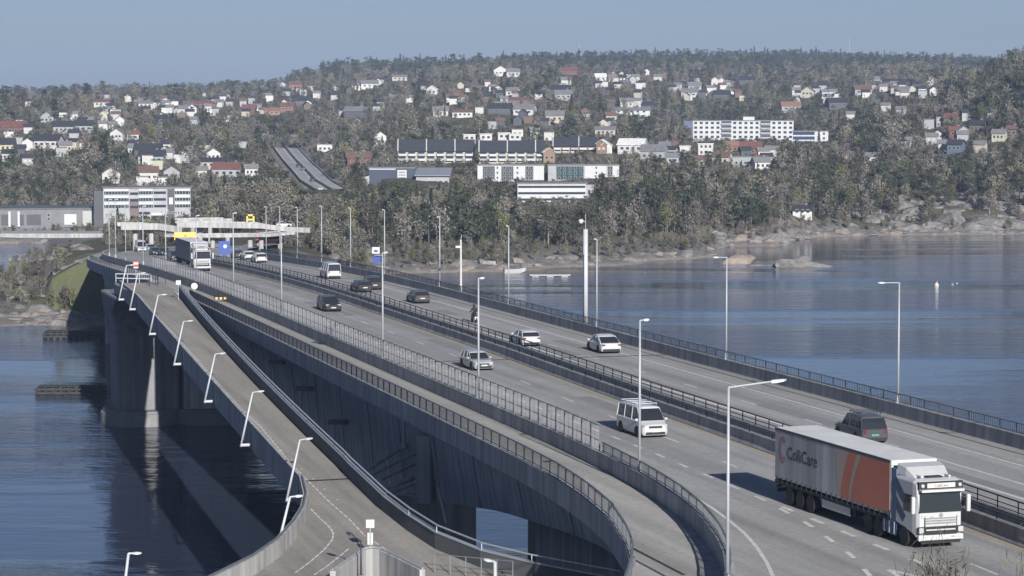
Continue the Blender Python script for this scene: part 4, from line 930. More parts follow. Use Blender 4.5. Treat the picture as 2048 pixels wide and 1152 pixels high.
J = [((-.38, 0, .95), .17), ((-.28, 0, 1.2), .18), ((-.15, 0, 1.42), .17), ((-.1, 0, 1.52), .08), ((-.06, 0, 1.66), .10), ((-.14, .22, 1.43), .09), ((-.02, .33, 1.2), .065), ((.3, .33, 1.1), .05), ((.48, .31, 1.06), .05), ((-.14, -.22, 1.43), .09), ((-.02, -.33, 1.2), .065), ((.3, -.33, 1.1), .05), ((.48, -.31, 1.06), .05), ((.1, .2, .82), .10), ((-.05, .22, .45), .07), ((.1, .22, .36), .05), ((.1, -.2, .82), .10), ((-.05, -.22, .45), .07), ((.1, -.22, .36), .05)]
skinned('body', J, [(0,1),(1,2),(2,3),(3,4),(2,5),(5,6),(6,7),(7,8),(2,9),(9,10),(10,11),(11,12),(0,13),(13,14),(14,15),(0,16),(16,17),(17,18)], mat('rider_black', (.02, .02, .022), .8), rider)
MB().lathe([(.02, -.16), (.12, -.13), (.16, 0), (.13, .11), (.03, .16)], (-.05, 0, 1.72), 12).build('helmet', p_black, rider, smooth=True)
# ------------------------------------------------------------------ buildings on the far side
KEEP = []                                             # footprints kept free of trees: x, y, radius
WC = {'white': (.45, .45, .44), 'cream': (.38, .36, .30), 'grey': (.28, .29, .30), 'red': (.13, .055, .047), 'orange': (.22, .135, .10), 'dark': (.07, .072, .08), 'yellow': (.42, .37, .23), 'brown': (.13, .095, .075), 'blue': (.09, .12, .18)}
RC = {'black': (.035, .037, .045), 'grey': (.17, .17, .18), 'red': (.16, .075, .063), 'brown': (.14, .085, .07), 'white': (.62, .62, .62), 'orange': (.25, .135, .10)}
def wm(c): return mat('wall_' + c, WC[c], .8, .08, .8, rnd=.07, obj_coords=True)
def rm(c): return mat('roof_' + c, RC[c], .75, .14, .7, bump=.03, bscale=2.5, obj_coords=True)
frame_m = mat('window_frame', (.40, .40, .39), .6, .05, 1)
WIN = {}
def window_mesh(w_, h):
    k = (round(w_, 2), round(h, 2))
    if k not in WIN: WIN[k] = (MB().box((0, 0, 0), (w_, .08, h)).mesh('window', frame_m), MB().box((0, -.045, 0), (w_ - .16, .03, h - .16)).mesh('pane', win_glass))
    return WIN[k]
def window(par, x, y, z, w_, h, pane=True, rz=0):
    a, b_ = window_mesh(w_, h); o = put('window', a, par, loc=(x, y, z), rz=rz)
    if pane: put('pane', b_, o)
    return o
HOUSE_LABELS = {}; SEEN = []
def house(px, py, wpx, wall, roof, style='side', tall=1.0, zone='', D=None):
    p = find(px, py) if D is None else Vector(((px - 1024) / F * D, D, float(ground((px - 1024) / F * D, D)[0])))
    Wd = max(4.5, wpx * p.y / F); Dp = min(Wd * .8, 9) if style != 'long' else 8; st_ = (3.1 if Wd < 15 else 3.7) * tall; rh = min(Wd, 9) * (.27 if style == 'side' else .34)
    if style == 'flat': rh = .35; st_ = 3.6 * tall
    if style == 'long': st_ = 2.8 * tall; rh = 1.5
    rz = math.atan2(-p.x, p.y) + random.uniform(-.35, .35) * (0 if style in ('flat', 'long') else 1)
    nm = {'gable': 'gabled house', 'side': 'house', 'flat': 'flat-roofed house', 'long': 'long low house'}[style]
    base = f'{"tall " if tall > 1.2 else ""}{wall} {nm} with {roof} roof {zone}'
    o = thing('house', base, 'house', (p.x, p.y, p.z - 1.2), rz, 'houses on the hillside'); HOUSE_LABELS.setdefault(base, []).append((px, o))
    KEEP.append((p.x, p.y, max(Wd, Dp) * .55 + 2.5)); v = Vector((p.x, p.y, 0)).normalized()
    if py < 400 and wpx > 15:
        for k in (7, 14): KEEP.append((p.x - v.x * k, p.y - v.y * k, Wd * .45 + 1.5))
    SEEN.append((px - wpx * .5, px + wpx * .5, proj((p.x, p.y, p.z + st_ + rh))[1], proj((p.x, p.y, p.z))[1], p.y, .26 if wpx > 17 else .36))
    w2, d2, h = Wd / 2, Dp / 2, st_ + 1.2; e = .45
    if style == 'gable':                            # gable end towards the water
        MB().loft([[(x, y, z) for x, z in ((-w2, 0), (w2, 0), (w2, h), (0, h + rh), (-w2, h))] for y in (-d2, d2)]).build('wall', wm(wall), o)
        r_ = MB()
        for sg in (-1, 1): 
            a, b_ = Vector((0, 0, h + rh + .14)), Vector((sg * (w2 + e), 0, h - e * rh / w2 + .14))
            r_.loft([[(a.x, y, a.z), (b_.x, y, b_.z), (b_.x, y, b_.z + .18), (a.x, y, a.z + .18)] for y in (-d2 - e, d2 + e)])
        r_.build('roof', rm(roof), o)
    elif style == 'flat':
        MB().box((0, 0, h / 2), (Wd, Dp, h)).build('wall', wm(wall), o); MB().box((0, 0, h + .15), (Wd + .5, Dp + .5, .3)).build('roof', rm(roof), o)
    else:
        MB().loft([[(x, y, z) for y, z in ((-d2, 0), (d2, 0), (d2, h), (0, h + rh), (-d2, h))] for x in (-w2, w2)]).build('wall', wm(wall), o)
        r_ = MB()
        for sg in (-1, 1):
            a, b_ = Vector((0, 0, h + rh + .14)), Vector((0, sg * (d2 + e), h - e * rh / d2 + .14))
            r_.loft([[(x, a.y, a.z), (x, b_.y, b_.z), (x, b_.y, b_.z + .18), (x, a.y, a.z + .18)] for x in (-w2 - e, w2 + e)])
        rf = r_.build('roof', rm(roof), o)
        if wpx > 18: MB().box((Wd * .2, .3, h + rh + .3), (.7, .7, 1.2)).build('chimney', conc_dark, rf)
    if wpx >= 14:
        n = 2 if wpx < 26 else (3 if wpx < 40 else max(4, int(Wd / 4)))
        for fl in ((2.3, 4.7) if st_ > 4.3 else (2.9,)):
            for i in range(n): window(o, (i + .5) / n * Wd * .86 - Wd * .43, -d2 - .03, fl, min(1.5, Wd / n * .5), 1.15, wpx > 20)
    return o
Z1, Z2, Z3, Z4, Z5, Z6 = 'above the office block', 'on the left hill', 'above the motorway', 'on the central ridge', 'near the white apartment block', 'on the right hill'
HS = [
 (30,268,52,'red','red','side',1.1,Z2),(98,246,28,'grey','grey','gable',1,Z2),(10,303,42,'yellow','black','side',1,Z2),(97,296,54,'white','black','side',1,Z2),(128,266,40,'grey','black','side',1,Z2),(170,264,36,'grey','black','side',1,Z2),(237,282,26,'white','grey','gable',1,Z1),(267,284,24,'white','red','side',1,Z1),
 (217,228,14,'white','grey','side',1,Z1),(293,223,28,'white','grey','long',1,Z1),(340,229,16,'white','grey','side',1,Z1),(370,231,20,'white','grey','side',1,Z1),(386,227,18,'white','grey','gable',1,Z1),(410,216,50,'red','red','long',1,Z1),(440,217,16,'white','grey','side',1,Z1),(500,230,26,'red','red','side',1,Z3),(205,216,30,'white','red','long',1,Z1),(285,210,14,'white','grey','side',1,Z1),(241,252,14,'white','grey','gable',1,Z1),(208,259,12,'white','grey','side',1,Z1),(226,261,10,'white','grey','side',1,Z1),(322,250,24,'dark','black','side',1,Z1),
 (328,306,30,'white','black','side',1.15,Z1),(298,313,52,'dark','black','side',1,Z1),(272,310,26,'white','grey','side',1,Z1),(338,318,20,'white','grey','side',1,Z1),(305,328,50,'grey','black','side',1,Z1),(425,322,28,'white','grey','gable',1,Z1),(375,322,14,'white','grey','flat',1,Z1),(222,366,36,'white','grey','gable',1.1,Z1),(297,362,38,'white','brown','side',1.15,Z1),(345,360,32,'grey','brown','gable',1,Z1),(285,374,20,'white','grey','flat',1,Z1),(322,374,20,'white','grey','flat',1,Z1),(430,338,58,'cream','black','long',1,Z1),(460,354,64,'grey','red','side',1,Z1),(502,354,26,'white','grey','side',1,Z1),(403,355,14,'white','grey','side',1,Z1),
 (150,240,14,'white','grey','side',1,Z2),(60,215,14,'grey','black','side',1,Z2),(180,252,12,'white','grey','side',1,Z2),(20,322,26,'white','black','side',1,Z2),(130,305,26,'cream','grey','side',1,Z2),(55,330,18,'grey','black','side',1,Z2),
 (568,178,18,'white','grey','gable',1,Z3),(592,178,26,'orange','red','side',1,Z3),(740,180,34,'white','grey','side',1,Z3),(722,181,14,'white','grey','side',1,Z3),(800,162,30,'cream','grey','long',1,Z4),(865,190,22,'white','white','gable',1,Z4),(537,201,9,'white','grey','side',1,Z3),(635,200,9,'white','grey','side',1,Z3),(517,225,12,'white','grey','side',1,Z3),(545,232,32,'orange','orange','long',1,Z3),(577,224,26,'orange','brown','side',1,Z3),(605,213,30,'dark','black','side',1,Z3),(715,240,46,'dark','grey','side',1.15,Z3),(760,291,24,'white','grey','gable',1.35,Z3),(716,330,50,'red','brown','side',1,Z3),(881,234,30,'white','grey','side',1,Z4),(925,236,40,'white','brown','long',1,Z4),(1000,228,45,'dark','black','side',1,Z4),(1000,151,28,'white','grey','gable',1.15,Z4),(1026,153,26,'white','grey','side',1,Z4),(985,190,10,'white','grey','side',1,Z4),(650,304,30,'white','grey','flat',1,Z3),(668,200,14,'grey','black','side',1,Z3),(760,215,16,'grey','black','side',1,Z3),(820,205,14,'white','grey','side',1,Z4),(900,205,16,'cream','brown','side',1,Z4),
 (1026,193,24,'white','grey','side',1,Z4),(1200,163,22,'white','white','side',1,Z4),(1226,165,20,'cream','grey','side',1,Z4),(1270,162,16,'cream','grey','side',1,Z4),(1243,167,16,'dark','black','side',1,Z4),(1315,163,16,'white','grey','side',1,Z4),(1140,152,30,'red','red','side',1,Z4),(1131,171,20,'white','grey','side',1,Z4),(1120,189,32,'dark','black','side',1,Z4),(1127,204,34,'grey','grey','side',1,Z4),(1040,213,50,'brown','brown','long',1.1,Z4),(1050,231,40,'white','grey','side',1,Z4),(1275,215,14,'white','grey','side',1.3,Z4),(1251,216,26,'cream','grey','side',1,Z4),(1293,222,24,'dark','black','side',1,Z4),(1262,235,74,'white','grey','long',.8,Z4),(1110,244,36,'cream','grey','side',1,Z4),(1220,246,22,'cream','brown','side',1,Z4),
 (1355,181,9,'white','grey','side',1,Z5),(1378,195,32,'white','grey','side',1,Z5),(1388,183,26,'grey','grey','side',1,Z5),(1427,171,15,'white','white','gable',1,Z5),(1441,171,12,'white','white','gable',1,Z5),(1418,190,14,'white','grey','side',1,Z5),(1442,200,32,'dark','black','side',1,Z5),(1492,169,30,'dark','black','side',1,Z5),(1035,274,22,'white','grey','flat',1,Z4),(1068,276,12,'white','grey','side',1,Z4),(1210,273,40,'cream','grey','long',1,Z5),(1098,281,20,'white','grey','flat',1,Z4),
 (1265,306,52,'white','white','side',1,Z5),(1330,306,22,'white','grey','side',1,Z5),(1308,320,50,'grey','grey','side',1.15,Z5),(1213,306,20,'white','white','gable',1,Z5),(1370,310,15,'white','white','flat',1,Z5),(1411,314,30,'white','white','flat',1.25,Z5),(1445,330,34,'cream','brown','side',1,Z5),(1462,306,28,'orange','orange','side',1,Z5),(1502,311,42,'red','red','side',1,Z5),(1486,335,42,'grey','grey','flat',1.1,Z5),(1521,339,32,'white','grey','side',1,Z5),(1526,318,22,'white','grey','side',1,Z5),(1345,330,24,'grey','grey','side',1,Z5),
 (1580,223,38,'grey','orange','side',1,Z6),(1590,194,16,'white','grey','side',1.2,Z6),(1616,198,26,'cream','grey','gable',1,Z6),(1648,200,10,'white','grey','side',1.3,Z6),(1663,198,16,'white','grey','side',1.3,Z6),(1671,216,38,'dark','black','side',1,Z6),(1722,193,34,'grey','brown','side',1,Z6),(1756,168,20,'white','grey','side',1,Z6),(1765,183,12,'white','grey','side',1,Z6),(1786,180,10,'white','grey','side',1,Z6),(1795,176,62,'dark','black','long',1.3,Z6),(1806,193,24,'cream','grey','side',1,Z6),(1770,225,14,'white','grey','side',1,Z6),(1800,231,18,'white','grey','side',1,Z6),(1860,171,20,'white','grey','gable',1,Z6),
 (1910,275,24,'red','red','side',1,Z6),(1901,254,26,'brown','red','side',1.2,Z6),(1955,264,30,'brown','black','side',1,Z6),(1997,282,26,'cream','grey','side',1,Z6),(2024,274,22,'brown','brown','side',1,Z6),(1888,303,18,'white','grey','side',1,Z6),(1911,306,30,'blue','black','side',1,Z6),(1810,297,12,'white','grey','side',1,Z6),(1690,324,16,'cream','grey','side',1,Z6),(1742,328,12,'white','grey','side',1,Z6),(1545,313,12,'white','grey','side',1,Z6),(1862,290,16,'grey','grey','side',1,Z6),(1700,240,12,'white','grey','side',1,Z6),
]
eh = random.Random(21)
for x0, x1, y0, y1, cnt, z_ in ((190, 470, 195, 250, 40, Z1), (470, 700, 180, 235, 20, Z3), (700, 1000, 165, 225, 20, Z4), (1190, 1340, 152, 180, 20, Z4), (1340, 1510, 160, 205, 20, Z5), (1570, 1870, 165, 215, 28, Z6), (950, 1290, 175, 260, 22, Z4), (0, 180, 225, 330, 14, Z2), (230, 500, 285, 350, 10, Z1), (1240, 1540, 295, 335, 10, Z5), (1850, 2048, 240, 305, 8, Z6)):
    for k in range(cnt):
        HS.append((eh.uniform(x0, x1), eh.uniform(y0, y1), eh.uniform(6, 12), eh.choice(['white', 'white', 'cream', 'grey', 'grey', 'dark', 'brown']), eh.choice(['grey', 'black', 'black', 'brown', 'black']), eh.choice(['side', 'side', 'gable', 'flat']), 1, z_))
for h in HS: house(*h)
for base, lst in HOUSE_LABELS.items():
    if len(lst) > 1:
        for i, (x, o) in enumerate(sorted(lst, key=lambda q: q[0])): o['label'] = f'{base}, {nth(i)} from left'

def block(name, label, cat, xl, xr, yb, yt, D, dep, wall_m, rz=0.0, roof_m=None, roof_h=.4, name_roof='roof'):
    """a box building by its outline on the hillside: returns the empty, width, height; front face at y=0 looking to the camera"""
    xc = (xl + xr) / 2; p = atD(xc, yb, D); Wd = (xr - xl) * D / F; H = (yb - yt) * D / F
    o = thing(name, label, cat, (p.x, D, p.z), math.atan2(-p.x, D) + rz)
    SEEN.append((xl - 3, xr + 3, yt - 8, yb, D, 0.0))
    MB().box((0, dep / 2, H / 2 - 3), (Wd, dep, H + 6)).build('wall', wall_m, o)
    MB().box((0, dep / 2, H + roof_h / 2), (Wd + .5, dep + .5, roof_h)).build(name_roof, roof_m or rm('grey'), o)
    for k in np.arange(-Wd / 2, Wd / 2 + 1, 6): 
        for f in (-14, -7, 0, dep): KEEP.append((p.x + k, D + f, 6))
    return o, Wd, H
def strip(par, x0, x1, z, h, m, y=-.05, name='window_band', d=.12): return MB().box(((x0 + x1) / 2, y, z), (x1 - x0, d, h)).build(name, m, par)
panel_white = mat('panel_white', (.43, .44, .45), .6, .05, .3); panel_grey = mat('panel_grey', (.30, .31, .33), .6, .1, .3); panel_dark = mat('panel_dark', (.06, .062, .072), .6, .1, .3); panel_brown = mat('panel_brown', (.14, .10, .10), .6, .1, .3); brick_o = mat('brick_orange', (.36, .17, .11), .8, .12, 1)
# white tower block and its lower wing
o, Wd, H = block('apartment_block', 'long white five storey apartment block high on the hillside', 'building', 1386, 1586, 288, 242, 1330, 13, panel_white, .0, rm('grey'), .4)
for fl in range(5):
    for i in range(18):
        if i in (5, 6, 12, 13): continue
        window(o, -Wd / 2 + (i + .5) * Wd / 18, -.05, (fl + .55) * H / 5, 1.7, 1.35, fl > 0)
    for i in (5.5, 12.5): MB().box((-Wd / 2 + (i + .5) * Wd / 18, -.5, (fl + .35) * H / 5), (Wd / 9 - .6, 1.0, 1.0)).build('balcony', panel_grey, o); strip(o, -Wd/2 + (i - .4) * Wd/18, -Wd/2 + (i + 1.4) * Wd/18, (fl + .72) * H/5, 1.0, win_glass)
MB().box((3, 5, H + 1.2), (6, 4, 2)).build('lift_house', panel_white, o); MB().box((-Wd / 2 - 2.4, 6.5, H / 2 - 3), (4.6, 12.6, H + 5.9)).build('gable_wall', mat('gable_blue', (.10, .12, .20), .7, .1, .4), o)
o, Wd, H = block('apartment_block', 'low white block with dark window bands beside the long apartment block', 'building', 1585, 1656, 291, 263, 1290, 12, panel_white, .0)
for k in range(3): strip(o, -Wd / 2 + .3, Wd * .12, (k + .6) * H / 3, H / 3 - .8, mat('band_blue', (.03, .04, .09), .3, .1, 1))
for k in range(3): window(o, Wd * .38, -.05, (k + .55) * H / 3, 1.2, 1.2)
# white banded building above the headland wood
o, Wd, H = block('office_block', 'white building with dark window bands behind the headland wood', 'building', 1035, 1172, 408, 368, 850, 14, panel_white, .06)
for k in range(3): strip(o, -Wd / 2 + .2, Wd / 2 - .2, H - .95 - k * 2.15, .75, win_glass)
MB().box((Wd / 2 + 2.1, 6, H / 2 - 2.4), (4.2, 10, H + 4)).build('side_wing', panel_grey, o)
for k in range(2):
    for q in (-.9, .9): window(o, Wd / 2 + 2.1 + q, .95, 1.6 + k * 2.4, 1.0, 1.6)
# two pale apartment houses
for lab, xl, xr, D, parts in (('pale three storey apartment house with tall dark bays below the black-roofed terrace', 955, 1088, 950, ((.08, .26, 0), (.36, .54, 0), (.72, .84, 0))), ('grey and teal apartment house right of the pale one', 1096, 1238, 945, ((.12, .5, 1), (.84, .91, 0)))):
    o, Wd, H = block('apartment_house', lab, 'building', xl, xr, 361, 331, D, 12, panel_white if xl < 1000 else panel_grey, -.02)
    for a, b_, teal in parts:
        strip(o, -Wd/2 + a * Wd, -Wd/2 + b_ * Wd, H / 2, H - .6, mat('teal_glass', (.03, .07, .075), .3, .2, .5) if teal else panel_dark, -.03)
        for fl in range(3):
            n = max(2, int((b_ - a) * Wd / 1.7))
            for i in range(n): window(o, -Wd/2 + (a + (b_ - a) * (i + .5) / n) * Wd, -.14, (fl + .55) * H / 3, .9, 1.2)
    for a in ((.3, .6) if xl < 1000 else (.68,)):
        for fl in range(3): window(o, -Wd/2 + a * Wd, -.05, (fl + .55) * H / 3, .7, .9)
    if xl > 1000: strip(o, Wd * .02, Wd * .32, H / 2, H - .3, panel_white, -.02, 'white_panel'); strip(o, Wd * .40, Wd * .5, H / 2, H - .3, panel_white, -.02, 'white_panel')
# dark hall with a mural panel beside the motorway
o, Wd, H = block('hall', 'dark blue hall with a white patterned panel beside the motorway', 'building', 738, 830, 374, 337, 930, 16, mat('hall_blue', (.04, .05, .085), .6, .1, .3), -.1)
strip(o, Wd * .12, Wd * .32, H * .62, H * .6, panel_white, -.04, 'wall_panel')
for z in (.5, .65, .8): strip(o, Wd * .15, Wd * .29, H * z, .25, panel_dark, -.12, 'panel_slat')
strip(o, -Wd / 2, Wd * .08, H - .2, .5, panel_white, -.05, 'eaves_band')
MB().add([(-Wd/2 - 8, -1, -2), (-Wd/2 + .1, -.4, -2), (-Wd/2 + .1, -.4, H * .62), (-Wd/2 - 3, -.8, H * .5), (-Wd/2 - 8, 6, -2), (-Wd/2 + .1, 6, -2), (-Wd/2 + .1, 6, H * .62), (-Wd/2 - 3, 6, H * .5)], [(0, 1, 2, 3), (4, 7, 6, 5), (0, 3, 7, 4), (3, 2, 6, 7)]).build('ramp_wall', conc_light, o)
o, Wd, H = block('workshop', 'low grey workshop with a metal roof right of the dark hall', 'building', 832, 898, 377, 352, 925, 12, panel_grey, -.05, rm('grey'))
MB().loft([[(x, y, z) for y, z in ((-1.2, H), (13, H + 2.6), (13, H + 2.8), (-1.2, H + .25))] for x in (-Wd/2 - .6, Wd/2 + .6)]).build('metal_roof', mat('metal_sheet', (.22, .24, .27), .5, .1, .5), o)
for i in range(6): window(o, -Wd/2 + (i + .5) * Wd / 6, -.05, H * .5, 1.3, 1.2)
# black-roofed terraces
def terrace(label, xl, xr, yb, yt, D, units, brick=False):
    o, Wd, H = block('terrace', label, 'terraced house', xl, xr, yb, yb - (yb - yt) * .52, D, 9, brick_o if brick else wm('cream'), 0, rm('black'), .1, 'eaves')
    R_ = (yb - yt) * .48 * D / F + 1.2
    rf = MB().loft([[(x, y, z) for y, z in ((-.9, H), (9.4, H), (4.5, H + R_))] for x in (-Wd/2 - .4, Wd/2 + .4)]).build('roof', rm('black'), o)
    for i in range(units + 1):
        x = -Wd/2 + i * Wd / units
        if i % 3 == 0: MB().add([(x - .2, -1, H + .05), (x + .2, -1, H + .05), (x + .2, 4.5, H + R_ + .2), (x - .2, 4.5, H + R_ + .2)], [(0, 1, 2, 3)]).build('verge', panel_white, rf)
    for i in range(units):
        x = -Wd/2 + (i + .5) * Wd / units
        for fl in (0, 1):
            strip(o, x - Wd/units * .42, x + Wd/units * .3, (fl + .5) * H / 2, H / 2 - .7, win_glass)
            MB().box((x, -.7, fl * H / 2 + .55), (Wd / units * .8, 1.3, .9)).build('balcony', panel_white if (i + fl) % 3 else panel_grey, o)
    return o
terrace('black-roofed cream terrace with balconies, leftmost of the row', 796, 948, 322, 285, 1030, 8); terrace('black-roofed terrace in the middle with a brick gable', 958, 1090, 322, 287, 1020, 7); terrace('black-roofed terrace with pinkish brick front at right', 1106, 1192, 307, 280, 1060, 5, True)
for px, py, wd, lab in ((1096, 325, 24, 'orange brick gable house at the end of the middle terrace'), (1205, 307, 18, 'small brick gable house right of the terraces')):
    h = house(px, py, wd, 'orange', 'white', 'gable', 1.2, '', None); h['label'] = lab
for i, px in enumerate((939, 972, 1008, 1030)): h = house(px, 291, 24, 'white', 'white', 'flat', 1.35, ''); h['label'] = f'small white cube house behind the terraces, {nth(i)} from the left'; h['group'] = 'white cube houses'
# grey office block and warehouse at left
o, Wd, H = block('office_block', 'grey and white four storey office block left of the interchange', 'building', 208, 381, 443, 377, 800, 16, panel_grey, .05)
u = Wd / 173.0
def ux(a): return -Wd / 2 + a * u
for a, b_, cells in ((2, 50, 8), (70, 98, 5), (142, 172, 5)):
    for k in range(3):
        z = H - 1.0 - k * 2.15; strip(o, ux(a), ux(b_), z + .55, .75, panel_white, -.06, 'facade_panel'); strip(o, ux(a), ux(b_), z - .35, .9, win_glass, -.04)
        for i in range(cells): MB().box((ux(a + (b_ - a) * (i + .5) / cells), -.1, z - .35), (.08, .06, .9)).build('mullion', panel_white, o)
strip(o, ux(52), ux(70), H * .35, H * .7, panel_brown, -.05, 'facade_panel'); strip(o, ux(127), ux(141), H / 2, H - .4, panel_dark, -.05, 'facade_panel'); strip(o, ux(130), ux(138), H * .62, 2.2, panel_white, -.12, 'facade_sign')
for k in range(3): strip(o, ux(53), ux(69), H - 1.6 - k * 2.15, .8, win_glass, -.09); strip(o, ux(100), ux(124), H - 1.35 - k * 2.15, .8, win_glass, -.05)
for k in range(2): strip(o, ux(70), ux(92), 1.1 + k * 1.6, .8, win_glass, -.05)
MB().box((-Wd / 2 - 1.5, 4, H / 2 - 1.2), (2.9, 8, H + 1.2)).build('stair_tower', panel_dark, o); strip(o, ux(95), ux(123), 2.4, .9, panel_white, -.1, 'canopy'); strip(o, ux(95), ux(123), 1.0, 1.6, win_glass, -.06)
for q in range(7): window(o, ux(134) + q * .85 - 1, -.1, 2.8, .5, .8)
o, Wd, H = block('warehouse', 'long low grey warehouse on the quay at the left edge', 'warehouse', -60, 205, 453, 419, 800, 30, mat('warehouse_wall', (.15, .155, .165), .7, .1, .3), .03, mat('warehouse_roof', (.10, .11, .125), .7, .1, .3))
for x0, x1, m_ in ((4, 18, panel_dark), (40, 48, panel_dark), (54, 82, panel_dark), (128, 152, panel_white)):
    MB().box((-Wd/2 + (x0 + 60 + x1 + 60) / 2 * 800 / F, -.06, H * .40), ((x1 - x0) * 800 / F, .16, H * .62)).build('loading_door', m_, o)
for x0 in (-2, 20, 38): MB().box((-Wd/2 + (x0 + 60) * 800 / F, -.5, H * .45), (.7, .9, H * .9)).build('pillar', panel_white, o)
for k in range(2): window(o, -Wd/2 + (97 + 60) * .16, -.05, H * .45 + k * 1.2, .9, .9)
strip(o, Wd/2 - 6.5, Wd/2 - .2, H * .45, H * .86, mat('wall_pale_grey', (.38, .38, .37), .8, .08, .5), -.03, 'end_panel')
q0 = atD(60, 481, 758); quay = MB().box((q0.x - 15, 773, .9), (170, 34, 3.6)).build('quay', conc_wall); tag(quay, 'concrete quay in front of the warehouse', kind='structure')
cars_far = [(14, 452, 'white'), (30, 457, 'silver')]
# interchange: overpass decks on columns behind the bridge end
def overpass(label, pts, D0, w_, fh, colz, ph_=.5):
    P = [atD(x, y, D) for x, y, D in pts]; c = P[len(P) // 2]
    o = thing('overpass', label, 'overpass', (c.x, c.y, 0))
    def u_(q): return under(q, o)
    mb = MB(); sweep(mb, P, [(-w_/2, -fh), (w_/2, -fh), (w_/2, 0), (-w_/2, 0)]); u_(mb.build('deck_slab', conc_light))
    for sd in (-1, 1): mb = MB(); sweep(mb, P, RECT(.25, ph_, sd * (w_/2 - .13), .002)); u_(mb.build('parapet', conc_light))
    for p in P[1:-1]:
        g = float(ground(p.x, p.y)[0]); u_(MB().tube((p.x, p.y, g - 1), (p.x, p.y, p.z - fh), .55, n=10).build('column', conc_light))
    for p in P: KEEP.append((p.x, p.y, 16)); KEEP.append((p.x, p.y - 18, 14))
    return o
overpass('long pale overpass crossing behind the bridge end', [(352, 447, 575), (400, 447, 576), (455, 448, 577), (518, 449, 578), (560, 456, 580), (598, 458, 584)], 560, 8, .75, 0, .4)
overpass('lower pale ramp deck in front of the overpass', [(350, 470, 545), (370, 470, 550), (425, 470, 552), (500, 469, 554), (522, 469, 556), (575, 464, 562)], 545, 5, .45, 0, .25)
overpass('short pale ramp deck below the office block', [(238, 453, 545), (270, 453, 546), (302, 453, 547), (345, 460, 552)], 545, 6, .6, 0, .8)
overpass('short upper deck with white parapet behind the overpass', [(352, 441, 625), (385, 440, 626), (420, 439, 627), (455, 439, 629)], 600, 7, .4, 0, .4)
for nm, lab, px, py, D, bc, kd, L_, W_, H_ in (('box_truck', 'red box truck under the overpass', 540, 487, 566, p_red, 'van', 6.5, 2.4, 2.9), ('car', 'white van crossing on the overpass', 568, 455, 581, p_white, 'hatch', 3.6, 1.7, 1.5)):
    p = atD(px, py, D); car(nm, lab, 'van' if nm != 'car' else 'van', p, .1, bc, kd, L_, W_, H_)
o = thing('toll_sign', 'yellow letter-shaped roadside sign above the overpass', 'road sign', atD(501, 452, 585), 0)
for c_, d_ in (((-.75, 0, 1.4), (.4, .3, 2.6)), ((.75, 0, 1.4), (.4, .3, 2.6)), ((0, 0, 2.55), (1.9, .3, .4)), ((0, 0, 1.5), (1.2, .3, .4))): MB().box(c_, d_).build('frame_bar', mat('sign_lemon', (.55, .50, .12), .6), o)
MB().box((0, 0, -1.5), (.3, .3, 4)).build('post', galv, o)
# motorway climbing the hill beyond
mb = MB(); P = []
far = FAR[NST:]
for i, p in enumerate(far):
    a, b_ = far[max(0, i-1)], far[min(len(far)-1, i+1)]; d = (b_ - a).normalized(); r_ = Vector((d.y, -d.x, 0)).normalized()
    P += [p + r_ * k + Vector((0, 0, .05)) for k in (-6, -1, 1, 6)]
n = len(far); mb.add(P, [(i*4+j, i*4+j+1, (i+1)*4+j+1, (i+1)*4+j) for i in range(n-1) for j in range(3)])
mw = tag(mb.build('road', road_m), 'motorway climbing the hill beyond the interchange', kind='structure')
mb = MB(); sweep(mb, [p + Vector((0, 0, .06)) for p in far], RECT(.5, .9)); mb.build('median_barrier', conc_dark, mw)
for k in (-6.1, 6.1): mb = MB(); sweep(mb, [p + Vector((0, 0, .06)) for p in far], RECT(.25, .8, k)); mb.build('guard_rail', conc_light, mw)
for k in (-5.3, 5.3, -1.6, 1.6): mb = MB(); sweep(mb, [p + Vector((0, 0, .07)) for p in far], RECT(.28, .02, k)); mb.build('lane_marking', white_line, mw)
for k, w_, h_ in ((9.4, 6.2, .0), (-8.6, 4.6, .0)): mb = MB(); sweep(mb, [p + Vector((0, 0, .02)) for p in far], [(k - w_/2, -.6), (k + w_/2, -.6), (k + w_/2, .9 if k > 0 else -.4), (k - w_/2, .0)]); mb.build('verge', mat('verge_gravel', (.20, .19, .16), .9, .2, .3), mw)
for a, b_ in zip(far[:-1], far[1:]):
    for k in range(8): p = a.lerp(b_, k / 8); KEEP.append((p.x, p.y, 8 if a.y > 900 else 4))
for a, b_ in zip(far[3:-1], far[4:]):
    for k in range(6):
        p = a.lerp(b_, k / 6); x, y = proj(p); SEEN.append((x - 28, x + 28, y - 7, y + 9, p.y - 6, 0))
for p in FAR[:NST]: KEEP.append((p.x, p.y, 22))
for i, (px, D, off, bc, kd, lab) in enumerate(((640, 962, -5, p_white, 'van', 'white van on the distant motorway near the wood'), (650, 940, -6, p_white, 'suv', 'white car below the white van on the distant motorway'), (606, 1080, -5, p_grey, 'hatch', 'grey car farther up the distant motorway'), (597, 1110, -6, p_dark, 'wagon', 'dark car high on the distant motorway'), (672, 945, 3, p_silver, 'wagon', 'silver car on the lower end of the distant motorway'), (625, 1010, 2, p_black, 'hatch', 'black car in the middle of the distant motorway'))):
    X = (px - 1024) / F * D; z = float(np.interp(D, [p.y for p in far], [p.z for p in far])) + .06; car('van' if kd == 'van' else 'car', lab, 'van' if kd == 'van' else 'car', (X, D, z), math.pi * 1.5 + .15, bc, kd)
